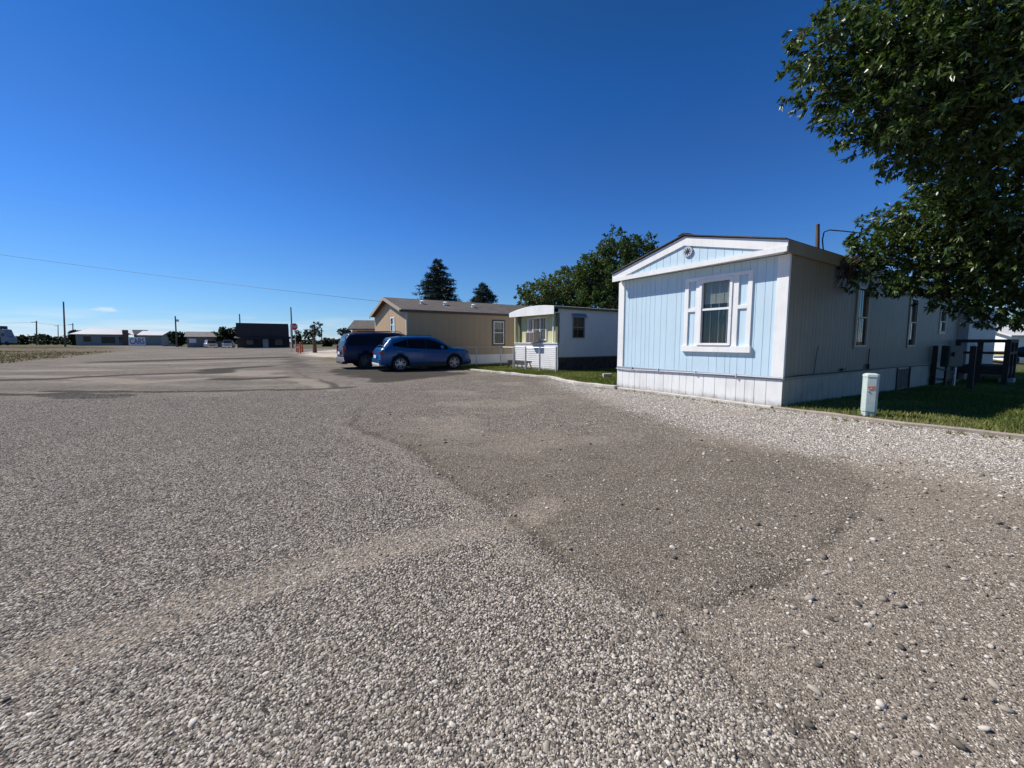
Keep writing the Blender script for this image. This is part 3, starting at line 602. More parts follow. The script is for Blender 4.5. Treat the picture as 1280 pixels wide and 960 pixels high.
def window(parent, mp_, u0, u1, z0, z1, fr='frame', fw=.05, rail=None, blind=0, drape='drape', proud=.03, name='window', bw=None):
    f = MB(); d0, d1 = -.05, proud
    fbox(f, mp_, u0, u1, z0, z0 + fw, d0, d1); fbox(f, mp_, u0, u1, z1 - fw, z1, d0, d1)
    fbox(f, mp_, u0, u0 + fw, z0 + fw, z1 - fw, d0, d1); fbox(f, mp_, u1 - fw, u1, z0 + fw, z1 - fw, d0, d1)
    r = rail or (z0 + z1) / 2
    fbox(f, mp_, u0 + fw, u1 - fw, r - fw * .4, r + fw * .4, d0, proud * .6)
    o = f.build(name, M[fr], parent)
    p = MB(); p.quad(mp_(u0 + fw, r, -.035), mp_(u1 - fw, r, -.035), mp_(u1 - fw, z1 - fw, -.035), mp_(u0 + fw, z1 - fw, -.035)); p.build('pane', M['glass'], o)
    p = MB(); p.quad(mp_(u0 + fw, z0 + fw, -.02), mp_(u1 - fw, z0 + fw, -.02), mp_(u1 - fw, r, -.02), mp_(u0 + fw, r, -.02)); p.build('pane', M['glass'], o)
    if blind:
        p = MB(); zb = z1 - (z1 - z0) * blind; s = z1 - fw
        while s > zb: fbox(p, mp_, u0 + .02, u1 - .02, s - .038, s - .001, -.075, -.07); s -= .04
        p.build('blind', M['blind'], o)
    if drape:
        p = MB(); n = 24; D = [-.16 - .02 * math.sin(k * 2.1) for k in range(n + 1)]; us = [u0 + (u1 - u0) * k / n for k in range(n + 1)]
        for k in range(n): p.quad(mp_(us[k], z0, D[k]), mp_(us[k + 1], z0, D[k + 1]), mp_(us[k + 1], z1, D[k + 1]), mp_(us[k], z1, D[k]))
        p.build('curtain', M[drape], o)
    return o

# ------------------------------------------------------------------ blue mobile home
def blue_home():
    h = empty('mobile_home', (*O1, 0), A1, 'pale blue mobile home with white gable trim and white skirting, nearest on the right', 'mobile home')
    W, LEN, ZB, ZE, ZR, YR = 4.47, 16.3, .62, 3.2, 3.98, 2.2
    fr, sd_ = mfront(0), mside(0)
    # front wall with window opening
    gr = [.27, .42, .60, .75, .94, 1.1, 1.22, 1.42, 1.62, 1.84, 2.05, 2.2, 2.42, 2.56, 2.84, 3.02, 3.22, 3.38, 3.52, 3.66, 3.85, 3.98, 4.12, 4.24]
    mb = MB(); gwall(mb, fr, .0, W, ZB, ZE, gr, [(1.15, 1.85, 1.35, 2.9)]); mb.build('front_wall', M['blue'], h)
    mb = MB(); g = [.14 + .203 * k + .03 * math.sin(k * 2.3) for k in range(80)]
    holes = [(4.05, 4.85, 1.30, 2.80), (8.85, 9.65, 1.28, 2.80), (12.95, 13.75, 1.8, 2.56)]
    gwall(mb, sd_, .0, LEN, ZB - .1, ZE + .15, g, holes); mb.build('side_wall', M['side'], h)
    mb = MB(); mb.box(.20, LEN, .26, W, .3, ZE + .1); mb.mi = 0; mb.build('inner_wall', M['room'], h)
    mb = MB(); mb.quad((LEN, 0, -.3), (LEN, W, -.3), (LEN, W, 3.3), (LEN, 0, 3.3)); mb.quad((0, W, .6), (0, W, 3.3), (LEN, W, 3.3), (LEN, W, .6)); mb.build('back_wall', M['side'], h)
    # gable panel and soffit
    OH = .30
    mb = MB(); sl = lambda y: 3.24 + (ZR - .12 - 3.24) * (1 - abs(y - YR) / (YR + .02))
    gwall(mb, mfront(-OH + .035), .05, 4.42, 3.24, lambda y: max(sl(y), 3.241), [.2 + .2 * k for k in range(22)] + [YR]); mb.build('gable_panel', M['blue'], h)
    mb = MB(); mb.box(-OH + .04, .03, 0, 4.46, 3.215, 3.235); mb.build('soffit', M['white'], h)
    # rake boards + horizontal trim board
    y0, y1 = -.088, 4.52; rk = MB()
    for (ya, yb) in ((y0, YR), (YR, y1)):
        za, zb = (3.42, ZR) if ya == y0 else (ZR, 3.38)
        dep = .215
        rk.prism([(-OH, ya, za - dep), (-OH, yb, zb - dep), (-OH, yb, zb), (-OH, ya, za)], (.032, 0, 0))
    rk.build('rake_board', M['white'], h)
    mb = MB(); mb.prism([(-OH - .012, y0 + .01, 3.20), (-OH - .012, y1 - .01, 3.165), (-OH - .012, y1 - .01, 3.28), (-OH - .012, y0 + .01, 3.31)], (.030, 0, 0)); mb.build('trim_board', M['white'], h)
    # vent
    v = MB(); v.tube([(-OH + .03, 2.10, 3.60), (-OH - .005, 2.10, 3.60)], .125, 28); v.build('gable_vent', mat('vent_rim', (.42, .44, .47), .5, metal=.3), h)
    v2 = MB()
    for k in range(8):
        a = k * math.pi / 4; v2.bar((-OH - .008, 2.10 + .03 * math.cos(a), 3.60 + .03 * math.sin(a)), (-OH - .008, 2.10 + .085 * math.cos(a), 3.60 + .085 * math.sin(a)), .006, .018)
    v2.tube([(-OH - .004, 2.10, 3.60), (-OH - .014, 2.10, 3.60)], .042, 16); v2.build('vent_louvre', M['dark'], h)
    # roof
    rf = MB()
    for (ya, za, yb, zb) in ((-.06, 3.44, YR, ZR + .03), (YR, ZR + .03, 4.54, 3.40)):
        rf.prism([(-OH - .05, ya, za), (-OH - .05, yb, zb), (-OH - .05, yb, zb + .022), (-OH - .05, ya, za + .022)], (LEN + OH + .1, 0, 0))
    rf.build('roof', M['roof1'], h)
    rc = MB(); rc.prism([(-OH - .06, YR - .16, ZR + .035), (-OH - .06, YR, ZR + .085), (-OH - .06, YR + .16, ZR + .035), (-OH - .06, YR, ZR + .06)], (LEN + OH, 0, 0)); rc.build('ridge_cap', M['roof1'], h)
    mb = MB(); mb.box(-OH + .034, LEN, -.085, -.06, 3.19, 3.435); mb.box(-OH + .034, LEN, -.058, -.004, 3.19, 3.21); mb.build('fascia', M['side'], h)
    # corner posts
    mb = MB(); mb.box(-.03, .045, -.035, .19, .60, 3.19)
    mb.build('corner_trim', M['white'], h, bevel=.004)
    mb = MB(); mb.box(-.03, .03, 4.29, 4.50, .56, 3.16); mb.build('corner_trim', M['white'], h, bevel=.004)
    # front window assembly
    t = MB(); P1 = -.035
    def tb(y0, y1, z0, z1, p=P1): t.box(p, -.001, y0, y1, z0, z1)
    tb(.67, .765, 1.30, 2.98); tb(2.20, 2.30, 1.30, 2.98)                      # outer stiles
    tb(.765, 2.20, 2.90, 2.981)                                                # head
    tb(.965, 1.10, 1.30, 2.90); tb(1.90, 2.00, 1.30, 2.90)                     # inner stiles
    tb(.765, .965, 2.145, 2.23); tb(2.00, 2.20, 2.145, 2.23)                   # mid rails of the panels
    surround = t.build('window_surround', M['white'], h, bevel=.003)
    t = MB(); t.box(-.075, -.001, .64, 2.335, 1.15, 1.298); t.build('window_sill', M['white'], surround, bevel=.004)
    win = window(h, fr, 1.10, 1.90, 1.305, 2.895, fr='frame', fw=.062, rail=2.18, blind=.36, drape='drape', proud=.055)
    t = MB(); t.box(-.09, -.03, 1.10, 1.90, 1.303, 1.322); t.build('ledge', M['almond'], win)
    # side windows
    for i, (a, b, c, d) in enumerate(holes):
        w_ = window(h, sd_, a - .04, b + .04, c - .04, d + .04, fr='almond', fw=.045, blind=0 if i else .5, drape='drape', proud=.03)
        t = MB(); fbox(t, sd_, a - .10, a - .042, c - .1, d + .1, .001, .025); fbox(t, sd_, b + .042, b + .10, c - .1, d + .1, .001, .025)
        fbox(t, sd_, a - .042, b + .042, d + .042, d + .1, .001, .025); fbox(t, sd_, a - .042, b + .042, c - .1, c - .042, .001, .025)
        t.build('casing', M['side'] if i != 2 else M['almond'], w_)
    # belt strip, skirting
    t = MB(); t.box(-.045, -.002, .0, W + .03, .585, .655); t.build('belt_strip', M['pipe'], h, bevel=.006)
    t = MB(); t.tube([(-.06, -.05, .63), (-.065, 1.2, .625), (-.06, 2.6, .60), (-.062, 4.1, .575), (-.062, 4.5, .585)], .016, 8); t.build('conduit', M['pipe'], h)
    for yy in (.9, 1.9, 3.0, 3.9):
        t = MB(); t.box(-.085, -.046, yy, yy + .02, .58, .66); t.build('pipe_strap', M['galv'], h)
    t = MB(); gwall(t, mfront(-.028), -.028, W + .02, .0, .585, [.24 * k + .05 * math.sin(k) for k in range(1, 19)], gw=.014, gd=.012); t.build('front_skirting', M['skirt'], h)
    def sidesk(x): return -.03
    t = MB(); gwall(t, mside(-.028), -.026, LEN, -.35, .575, [.305 * k for k in range(1, 54)], [(7.9, 9.25, -.12, .5)], gw=.012, gd=.010); t.build('side_skirting', M['shaded_skirt'], h)
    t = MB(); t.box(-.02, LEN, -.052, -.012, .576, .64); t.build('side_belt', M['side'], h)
    t = MB(); t.box(7.9, 9.25, -.02, .02, -.12, .5); t.build('access_hatch', mat('hatch_brown', (.14, .09, .075), .9, var=.3), h)
    t = MB(); t.box(7.84, 7.9, -.06, -.02, -.3, .56); t.build('hatch_post', M['dark'], h); t = MB(); t.box(9.25, 9.31, -.06, -.02, -.3, .56); t.build('hatch_post', M['dark'], h)
    # cables and taps on the side wall
    t = MB(); t.tube([(1.55, -.02, .66), (1.56, -.03, .9), (1.6, -.03, 1.15), (1.68, -.03, 1.3)], .007, 6); t.tube([(5.15, -.02, .6), (5.15, -.03, 1.2)], .012, 6)
    t.tube([(.4, -.07, .66), (2.5, -.075, .64), (5, -.07, .62), (7.5, -.075, .60), (12, -.07, .52)], .011, 6); t.build('wall_cable', M['wire'], h)
    t = MB(); t.box(3.15, 3.4, -.07, -.03, .66, .72); t.build('outlet_cover', M['dark'], h); t = MB(); t.box(5.0, 5.08, -.09, -.03, .64, .78); t.build('outlet_cover', M['dark'], h)
    # far addition
    t = MB(); gwall(t, mside(-.3), LEN + .02, 23.2, -.35, 3.0, [LEN + .3 * k for k in range(1, 24)]); t.box(LEN + .02, LEN + .06, -.299, -.001, -.35, 3.0); t.quad((23.2, -.3, -.35), (23.2, 3.4, -.35), (23.2, 3.4, 3), (23.2, -.3, 3)); t.quad((LEN + .1, -.3, 3), (23.2, -.3, 3), (23.2, 3.4, 3.2), (LEN + .1, 3.4, 3.2))
    t.build('rear_addition', painted('addition_paint', (.50, .48, .47), (.3, .3, .28), .4), h)
    return h
home1 = blue_home()

# ------------------------------------------------------------------ white and yellow single-wide
O3 = (2.153, 18.46)
def old_trailer():
    h = empty('mobile_home', (*O3, 0), A1, 'old white trailer with bowed white roof and pale yellow end wall, behind a wire fence', 'mobile home')
    W, LEN = 3.6, 14; fr = mfront(0); sd_ = mside(0)
    # front: lower lap siding
    t = MB(); n = 13
    for k in range(n):
        z0 = k * .1; t.prism([(-.004, 0, z0), (-.024, 0, z0 + .004), (-.004, 0, z0 + .1)], (0, W, 0))
    t.build('lap_siding', M['lap'], h)
    t = MB(); t.box(0, .05, 0, W, 0, 1.31); t.build('lower_wall', M['lap'], h)
    t = MB(); t.box(-.06, .06, -.02, W + .04, 1.30, 1.345); t.build('ledge', M['white'], h)
    t = MB(); gwall(t, mfront(.10), .0, W, 1.34, 2.78, [.2 * k for k in range(1, 18)], [(1.0, 2.5, 1.5, 2.58)]); t.build('end_wall', M['yellow'], h)
    t = MB(); t.box(.3, LEN, .3, W - .05, .1, 2.7); t.build('inner_wall', M['room'], h)
    t = MB(); t.box(-.02, .099, .0, .17, 1.345, 2.72); t.build('corner_panel', M['olive'], h)
    t = MB(); t.box(-.03, .03, .30, .37, 1.345, 2.72); t.build('post', M['white'], h)
    t = MB(); t.box(-.03, .05, W - .02, W + .06, 1.2, 2.70); t.build('post', M['yellow'], h)
    t = MB(); t.box(.02, .099, 3.2, 3.4, 1.345, 2.75); t.build('side_trim', M['olive'], h)
    wv_ = window(h, mfront(.10), .96, 2.54, 1.46, 2.62, fr='frame', fw=.06, rail=2.0, drape='curtain', proud=.05)
    t = MB()
    for y in (1.45, 2.05): t.box(.03, .10, y - .025, y + .025, 1.52, 2.56)
    t.build('mullion', M['frame'], wv_)
    # roof: bowed front
    pts = []; n = 14
    for k in range(n + 1):
        y = -.13 + (W + .2) * k / n; s = k / n; pts.append((y, 3.02 - .115 * s + .16 * 4 * s * (1 - s)))
    t = MB(); t.prism([(-.37, y, z - .02) for y, z in pts] + [(-.37, y, 2.70 - .03 * (1 - i / n)) for i, (y, z) in reversed(list(enumerate(pts)))], (.04, 0, 0)); t.build('fascia', M['white'], h)
    t = MB(); t.prism([(-.36, y, z - .015) for y, z in pts] + [(-.36, y, z + .02) for y, z in reversed(pts)], (LEN + .4, 0, 0)); t.build('roof', M['whitemetal'], h)
    t = MB(); t.box(-.33, .1, -.12, W + .05, 2.73, 2.76); t.build('soffit', M['white'], h)
    t = MB(); t.box(-.33, LEN, -.14, -.03, 2.93, 3.02); t.build('gutter', M['olive'], h)
    # side
    t = MB(); gwall(t, sd_, .0, LEN, .63, 2.95, [.61 * k for k in range(1, 23)], [(.92, 1.64, 1.6, 2.6)], gw=.006, gd=.004); t.build('side_wall', M['whitemetal'], h)
    t = MB(); gwall(t, mside(.03), 0, LEN, 0, .63, [.4 * k for k in range(1, 35)]); t.build('side_skirting', M['stone'], h)
    t = MB(); t.box(0, LEN, -.03, -.002, .60, .66); t.build('belt_strip', M['olive'], h)
    t = MB(); t.quad((LEN, 0, 0), (LEN, W, 0), (LEN, W, 3), (LEN, 0, 3)); t.quad((.06, W, 0), (LEN, W, 0), (LEN, W, 2.9), (.06, W, 2.9)); t.build('back_wall', M['whitemetal'], h)
    w2 = window(h, sd_, .88, 1.68, 1.56, 2.62, fr='pipe', fw=.05, drape='drape', blind=.6)
    t = MB(); t.prism([(.83, 0, 2.76), (.83, -.14, 2.58), (.83, -.14, 2.55), (.83, 0, 2.60)], (.92, 0, 0)); t.build('awning', M['pipe'], w2)
    return h
home3 = old_trailer()
# window air conditioner
ac = empty('air_conditioner', (*O3, 0), A1, 'beige louvred air conditioner sticking out of the yellow trailer window', 'air conditioner')
t = MB(); t.box(-.36, .09, 1.44, 2.12, 1.36, 1.90); t.build('casing', M['acbeige'], ac, bevel=.015)
for k in range(2):
    t = MB(); a = 1.48 + k * .32
    for j in range(9): t.box(-.372, -.361, a, a + .28, 1.40 + j * .052, 1.43 + j * .052)
    t.build('louvre', M['acdark'], ac)
# low black bench
def l3(x, y, z=0): c, s = math.cos(A1), math.sin(A1); return (O3[0] + x * c - y * s, O3[1] + x * s + y * c, z)
bn = empty('bench', l3(-.55, 2.5), A1, 'low black bench against the white siding of the old trailer', 'bench')
t = MB(); t.box(-.14, .14, -1.0, .8, .36, .42); t.build('seat', M['dark'], bn)
t = MB(); t.box(-.15, -.12, -1.0, .8, .22, .36); t.build('apron', M['dark'], bn)
for y in (-.85, -.05, .62):
    for s in (-1, 1): t = MB(); t.bar((s * .10, y, .36), (s * .18, y + .12 * (1 if y > 0 else -1), 0), .05, .05); t.build('leg', M['dark'], bn)
t = MB(); t.box(.12, .15, .5, .56, .36, .85); t.build('upright', M['dark'], bn)

# ------------------------------------------------------------------ tan double-wide
O2 = (-5.72, 21.41)
def tan_home():
    h = empty('mobile_home', (*O2, 0), A1, 'tan manufactured home with taupe shingle gable roof behind the parked cars', 'mobile home')
    W, LEN, YR, ZR = 6.8, 17, 3.4, 4.02; fr, sd_ = mfront(0), mside(0)
    top = lambda y: 3.1 + (ZR - .1 - 3.1) * (1 - abs(y - YR) / YR)
    t = MB(); gwall(t, fr, 0, W, .0, top, [.41 * k for k in range(1, 17)] + [YR], [(2.1, 2.95, 1.95, 2.85)]); t.build('front_wall', M['tan'], h)
    t = MB(); gwall(t, sd_, 0, LEN, .62, 3.1, [.41 * k for k in range(1, 41)], [(5.45, 6.2, 1.25, 2.65)]); t.build('side_wall', M['tan'], h)
    t = MB(); t.box(.3, LEN - .1, .3, W - .1, .1, 3.0); t.build('inner_wall', M['room'], h)
    t = MB(); t.quad((LEN, 0, 0), (LEN, W, 0), (LEN, W, 3.1), (LEN, 0, 3.1)); t.quad((0, W, 0), (LEN, W, 0), (LEN, W, 3.1), (0, W, 3.1)); t.build('back_wall', M['tan'], h)
    t = MB(); gwall(t, mside(-.01), 0, LEN, -.02, .62, [.3 * k for k in range(1, 56)]); t.build('side_skirting', M['skirt'], h)
    t = MB()
    for a, b in (((-.12, 3.06), (YR, ZR)), ((YR, ZR), (W + .12, 3.06))):
        t.prism([(-.30, a[0], a[1]), (-.30, b[0], b[1]), (-.30, b[0], b[1] + .07), (-.30, a[0], a[1] + .07)], (LEN + .8, 0, 0))
    t.build('roof', M['roof2'], h)
    t = MB()
    for a, b in (((-.12, 3.06), (YR, ZR)), ((YR, ZR), (W + .12, 3.06))):
        t.prism([(-.325, a[0], a[1] - .12), (-.325, b[0], b[1] - .12), (-.325, b[0], b[1] + .075), (-.325, a[0], a[1] + .075)], (.024, 0, 0))
    t.build('rake_board', mat('tan_trim', (.36, .29, .21), .6, var=.1), h)
    t = MB(); t.box(-.42, LEN + .3, -.15, -.121, 2.99, 3.10); t.build('fascia', M['brown'], h)
    t = MB(); t.box(-.42, LEN, -.12, 0, 3.0, 3.02); t.build('soffit', M['tan'], h)
    t = MB(); t.box(-.02, .06, -.02, .09, .0, 2.99); t.build('corner_trim', mat('pale_tan', (.55, .49, .38), .6), h)
    w_ = window(h, fr, 2.1, 2.95, 1.95, 2.85, fr='frame', fw=.06, blind=.9, drape='drape')
    w_ = window(h, sd_, 5.45, 6.2, 1.25, 2.65, fr='frame', fw=.05, blind=.35, drape='drape')
    t = MB(); fbox(t, sd_, 5.36, 5.448, 1.15, 2.75, .001, .03); fbox(t, sd_, 6.202, 6.29, 1.15, 2.75, .001, .03); fbox(t, sd_, 5.448, 6.202, 2.652, 2.75, .001, .03); fbox(t, sd_, 5.448, 6.202, 1.15, 1.248, .001, .03); t.build('casing', M['brown'], w_)
    sl_ = (ZR - 3.06) / (YR + .12)
    for x in (1.6, 3.1, 4.9, 9.5):
        y = 1.9 if x != 4.9 else 1.6; z = 3.06 + (y + .12) * sl_ + .07
        t = MB(); t.tube([(x, y, z - .02), (x, y, z + .13)], [.13, .10], 12); t.tube([(x, y, z + .13), (x, y, z + .19)], [.17, .06], 12)
        t.build('roof_vent', M['whitemetal'], h)
    return h
tan_home()
# brown roofed house beyond
p = at(446, 427, 38)
def gable_house(name, loc, rz, W, D, zw, zr, wallm, roofm, label, cat='house', door=True, nwin=2, group=None, chim=False, ov=.4):
    h = empty(name, loc, rz, label, cat, group)
    t = MB(); t.box(0, W, .02, D, 0, zw); t.build('wall', wallm, h)
    for s in (0, W): t = MB(); t.prism([(s, 0.02, zw), (s, D, zw), (s, D / 2, zr - .1)], (.02 if s == 0 else -.02, 0, 0)); t.build('gable_wall', wallm, h)
    t = MB(); dz = (zr - zw) / (D / 2)
    t.prism([(-ov, -ov, zw - ov * dz), (-ov, D / 2, zr), (-ov, D / 2, zr + .12), (-ov, -ov, zw - ov * dz + .12)], (W + 2 * ov, 0, 0))
    t.prism([(-ov, D / 2, zr), (-ov, D + ov, zw - ov * dz), (-ov, D + ov, zw - ov * dz + .12), (-ov, D / 2, zr + .12)], (W + 2 * ov, 0, 0))
    rf = t.build('roof', roofm, h)
    for k in range(nwin):
        x = W * (k + .7) / (nwin + .4)
        t = MB(); t.box(x, x + 1.5, -.03, .018, zw * .42, zw * .82); f = t.build('window', M['frame'], h)
        t = MB(); t.box(x + .1, x + 1.4, -.045, -.031, zw * .45, zw * .79); t.build('pane', M['tint'], f)
    if door: t = MB(); t.box(W * .45, W * .45 + .95, -.04, .018, .05, 2.1); t.build('door', M['doorwhite'], h)
    if chim: t = MB(); t.box(W * .85, W * .85 + 1, D * .2, D * .2 + .8, zw, zr + .5); t.build('chimney', M['brick'], rf)
    return h
gable_house('house', (-16.2, 40, 0), R(10), 9, 6, 2.7, 3.6, M['tan'], M['roof2'], 'brown roofed house just left of and beyond the tan home', nwin=1)

# ------------------------------------------------------------------ chain-link fences
mesh_m = bpy.data.materials.new('chain_link'); mesh_m.use_nodes = True
def fence(pts, h, label, n_rails=(1,), post_w=.03, wires=True):
    f = empty('chain_link_fence', (*pts[0], 0), 0, label, 'fence'); o = Vector((*pts[0], 0))
    P = [Vector((*p, 0)) - o for p in pts]
    for p in P: t = MB(); t.tube([p, p + Vector((0, 0, h + .05))], post_w, 8); t.build('post', M['galv'], f)
    for a, b in zip(P[:-1], P[1:]):
        t = MB(); t.tube([a + Vector((0, 0, h)), b + Vector((0, 0, h))], .028, 6); t.build('rail', M['galv'], f)
        if wires:
            t = MB(); Ln = (b - a).length; d = (b - a) / Ln; s = .11; k = -int(h / s)
            while k * s < Ln:
                x0, x1 = k * s, k * s + h; z0, z1 = 0, h
                if x0 < 0: z0 = -x0; x0 = 0
                if x1 > Ln: z1 = h - (x1 - Ln); x1 = Ln
                if z1 > z0:
                    for fl in (0, 1):
                        za, zb = (z0, z1) if not fl else (h - z0, h - z1)
                        t.bar(a + d * x0 + Vector((0, 0, .03 + za * .97)), a + d * x1 + Vector((0, 0, .03 + zb * .97)), .003, .003)
                k += 1
            t.build('wire_mesh', M['galv'], f)
    return f
def l2(x, y): c, s = math.cos(A1), math.sin(A1); return (O2[0] + x * c - y * s, O2[1] + x * s + y * c)
fa = G(588, 455.2); 
fence([(-3.6, 21.75), (-2.05, 22.6), (-.66, 23.0), (.1, 21.9)], 1.08, 'grey chain link fence in front of the tan home side wall')
fence([(.08, 20.2), (.66, 18.95), (1.3, 18.4), (2.02, 17.9)], 1.12, 'grey chain link fence panel in front of the old white trailer', post_w=.04, wires=True)

# ------------------------------------------------------------------ vehicles
def suv(name, loc, rz, paint, Lr, Lf, WB, Wd, st, label, belt, box=False, wr=.36, glass_x=(), ws=None, rw=None, plastic=True, rim_n=10):
    """st: list of (x, ztop, zbelt, halfwidth, roof halfwidth, zbottom)"""
    root = empty(name, loc, rz, label, 'car')
    st = np.array(st); xs = np.unique(np.concatenate([np.linspace(st[0, 0], st[-1, 0], 70), st[:, 0]]))
    C = [np.interp(xs, st[:, 0], st[:, k]) for k in range(1, 6)]
    for k in (0, 1, 2, 3):                       # soften kinks
        c = C[k].copy(); c[1:-1] = (c[:-2] + 2 * c[1:-1] + c[2:]) / 4; C[k] = c
    def ring(i):
        zt, zb, w_, wr_, z0 = [c[i] for c in C]
        h = zb - z0
        return [(0, z0), (w_ * .80, z0), (w_ * .96, z0 + .05), (w_, z0 + h * .30), (w_ * 1.0, z0 + h * .62), (w_ * .985, z0 + h * .86), (w_ * .955, zb),
                (wr_ * 1.03 + (w_ * .955 - wr_ * 1.03) * .12, zt - (zt - zb) * .16 - .015), (wr_ * .93, zt - .035), (wr_ * .72, zt - .008), (0, zt)]
    rings = [ring(i) for i in range(len(xs))]; nh = len(rings[0])
    vs = []; fs = []
    full = lambda r: [(y, z) for y, z in r] + [(-y, z) for y, z in r[-2:0:-1]]
    nf = len(full(rings[0]))
    for x, r in zip(xs, rings):
        vs += [(x, y, z) for y, z in full(r)]
    for i in range(len(xs) - 1):
        for k in range(nf): fs.append((i * nf + k, (i + 1) * nf + k, (i + 1) * nf + (k + 1) % nf, i * nf + (k + 1) % nf))
    fs += [tuple(range(nf)), tuple(range((len(xs) - 1) * nf, len(xs) * nf))[::-1]]
    mb = MB(); mb.add(vs, fs); body = mb.build('body', [paint, M['blackplastic']], None, smooth=True)
    # wheel arches cut with cylinders
    cut = MB()
    for x in (-WB / 2, WB / 2):
        cut.tube([(x, -Wd, wr), (x, -Wd * .5 + .33, wr)], wr + .065, 32); cut.tube([(x, Wd * .5 - .33, wr), (x, Wd, wr)], wr + .065, 32)
    co = cut.build('cutter', M['blackplastic']); bo = body.modifiers.new('b', 'BOOLEAN'); bo.operation = 'DIFFERENCE'; bo.object = co; bo.solver = 'EXACT'
    bpy.context.view_layer.update(); dg = bpy.context.evaluated_depsgraph_get()
    me = bpy.data.meshes.new_from_object(body.evaluated_get(dg)); body.modifiers.clear(); body.data = me; body.name = 'body'
    bpy.data.objects.remove(co)
    for p in me.polygons:
        c = p.center
        inarch = any(math.hypot(c.x - x, c.z - wr) < wr + .06 for x in (-WB / 2, WB / 2)) or c.z < .26
        p.material_index = 1 if (inarch and (abs(p.normal.y) > .9 and abs(c.y) < Wd * .5 - .25 or c.z < .27 or abs(p.normal.y) < .1)) else 0
    body.parent = root
    def S(x, k, f=0):                            # surface point at x between ring pts k and k+1
        r = [(np.interp(x, xs, [q[k][0] for q in rings]), np.interp(x, xs, [q[k][1] for q in rings])), (np.interp(x, xs, [q[k + 1][0] for q in rings]), np.interp(x, xs, [q[k + 1][1] for q in rings]))]
        return r[0][0] + (r[1][0] - r[0][0]) * f, r[0][1] + (r[1][1] - r[0][1]) * f
    for s in (-1, 1):
        for (xa, xb, f0a, f1a, f0b, f1b) in glass_x:
            t = MB(); n = 12
            for j in range(n):
                for i in range(4):
                    q = []
                    for jj, ii in ((j, i), (j + 1, i), (j + 1, i + 1), (j, i + 1)):
                        u = jj / n; x = xa + (xb - xa) * u; f0 = f0a + (f0b - f0a) * u; f1 = f1a + (f1b - f1a) * u
                        y, z = S(x, 6, f0 + (f1 - f0) * ii / 4); q.append((x, s * (y + .006), z + .001))
                    t.quad(*q)
            t.build('side_window', M['tint'], root, smooth=True)
        # trim line, mirror, handles
        t = MB(); t.tube([(x, s * (S(x, 5, .3)[0] + .004), S(x, 5, .3)[1]) for x in np.linspace(-WB / 2 + .5, WB / 2 - .55, 8)], .004, 4); t.build('door_crease', paint, root)
        for x in (-.35, .60):
            y, z = S(x, 5, .1); t = MB(); t.box(x - .1, x + .1, s * (y - .01), s * (y + .025), z - .015, z + .015); t.build('door_handle', paint, root, bevel=.006)
        x = ws[0] + .22 if ws else 1; y, z = S(x, 6, .05); t = MB(); t.prism([(x - .08, s * y, z), (x + .08, s * y, z), (x + .06, s * (y + .2), z + .02), (x + .05, s * (y + .2), z + .15), (x - .05, s * (y + .2), z + .16), (x - .08, s * y, z + .1)], (0, 0, .001))
        t = MB(); t.box(x - .07, x + .06, s * (y + .02), s * (y + .20), z + .02, z + .17); t.build('wing_mirror', paint, root, bevel=.03)
        # sill cladding
        t = MB(); zb_ = st[:, 5].min(); t.box(-WB / 2 + wr + .09, WB / 2 - wr - .09, s * (Wd / 2 - .06), s * (Wd / 2 + .006), zb_ - .02, zb_ + .17); t.build('sill', M['blackplastic'], root, bevel=.01)
        # arch lip
        for xw in (-WB / 2, WB / 2):
            t = MB(); pr = []
            for k in range(15):
                a = math.pi * (k / 14); pr.append((xw + math.cos(a) * (wr + .078), s * (Wd / 2 - .004), wr + math.sin(a) * (wr + .078)))
            t.tube(pr, .022, 6); t.build('arch_trim', M['blackplastic'] if plastic else paint, root, smooth=True)
        # lights
        x0 = st[0, 0]; t = MB(); zt = S(x0 + .1, 6, 0)[1]
        if box: t.box(x0 - .01, x0 + .14, s * (Wd / 2 - .16), s * (Wd / 2 - .025), zt - .42, zt + .06)
        else: t.box(x0 + .0, x0 + .32, s * (Wd / 2 - .38), s * (Wd / 2 - .035), zt - .16, zt - .04)
        t.build('taillight', M['redlens'], root, bevel=.02)
        x1 = st[-1, 0]; t = MB(); t.box(x1 - .32, x1 - .06, s * (Wd / 2 - .42), s * (Wd / 2 - .10), .66, .78); t.build('headlight', M['clearlens'], root, bevel=.02)
    def patch(xa, xb, ya, yb, name, kk=(7, 8, 9)):
        t = MB(); n = 8; cols = 12
        def P_(x, yf):
            r = [(np.interp(x, xs, [q[k][0] for q in rings]), np.interp(x, xs, [q[k][1] for q in rings])) for k in (10, 9, 8)]
            y = yf * r[2][0]; a = abs(y); z = np.interp(a, [q[0] for q in r], [q[1] for q in r]); return (x, y, z + .008)
        sg = 1 if xb > xa else -1
        for i in range(n):
            for j in range(cols):
                xa_, xb_ = xa + (xb - xa) * i / n, xa + (xb - xa) * (i + 1) / n
                y0 = -.93 + 1.86 * j / cols; y1 = -.93 + 1.86 * (j + 1) / cols
                t.quad(*[P_(*q) for q in ((xa_, y0), (xb_, y0), (xb_, y1), (xa_, y1))])
        return t.build(name, M['tint'], root, smooth=True)
    patch(ws[0], ws[1], 0, 0, 'windshield'); patch(rw[0], rw[1], 0, 0, 'rear_window')
    x0 = st[0, 0]
    t = MB(); t.box(x0 - .05, x0 + .18, -Wd / 2 + .06, Wd / 2 - .06, .38, .60); t.build('rear_bumper', M['chrome'] if box else paint, root, bevel=.03)
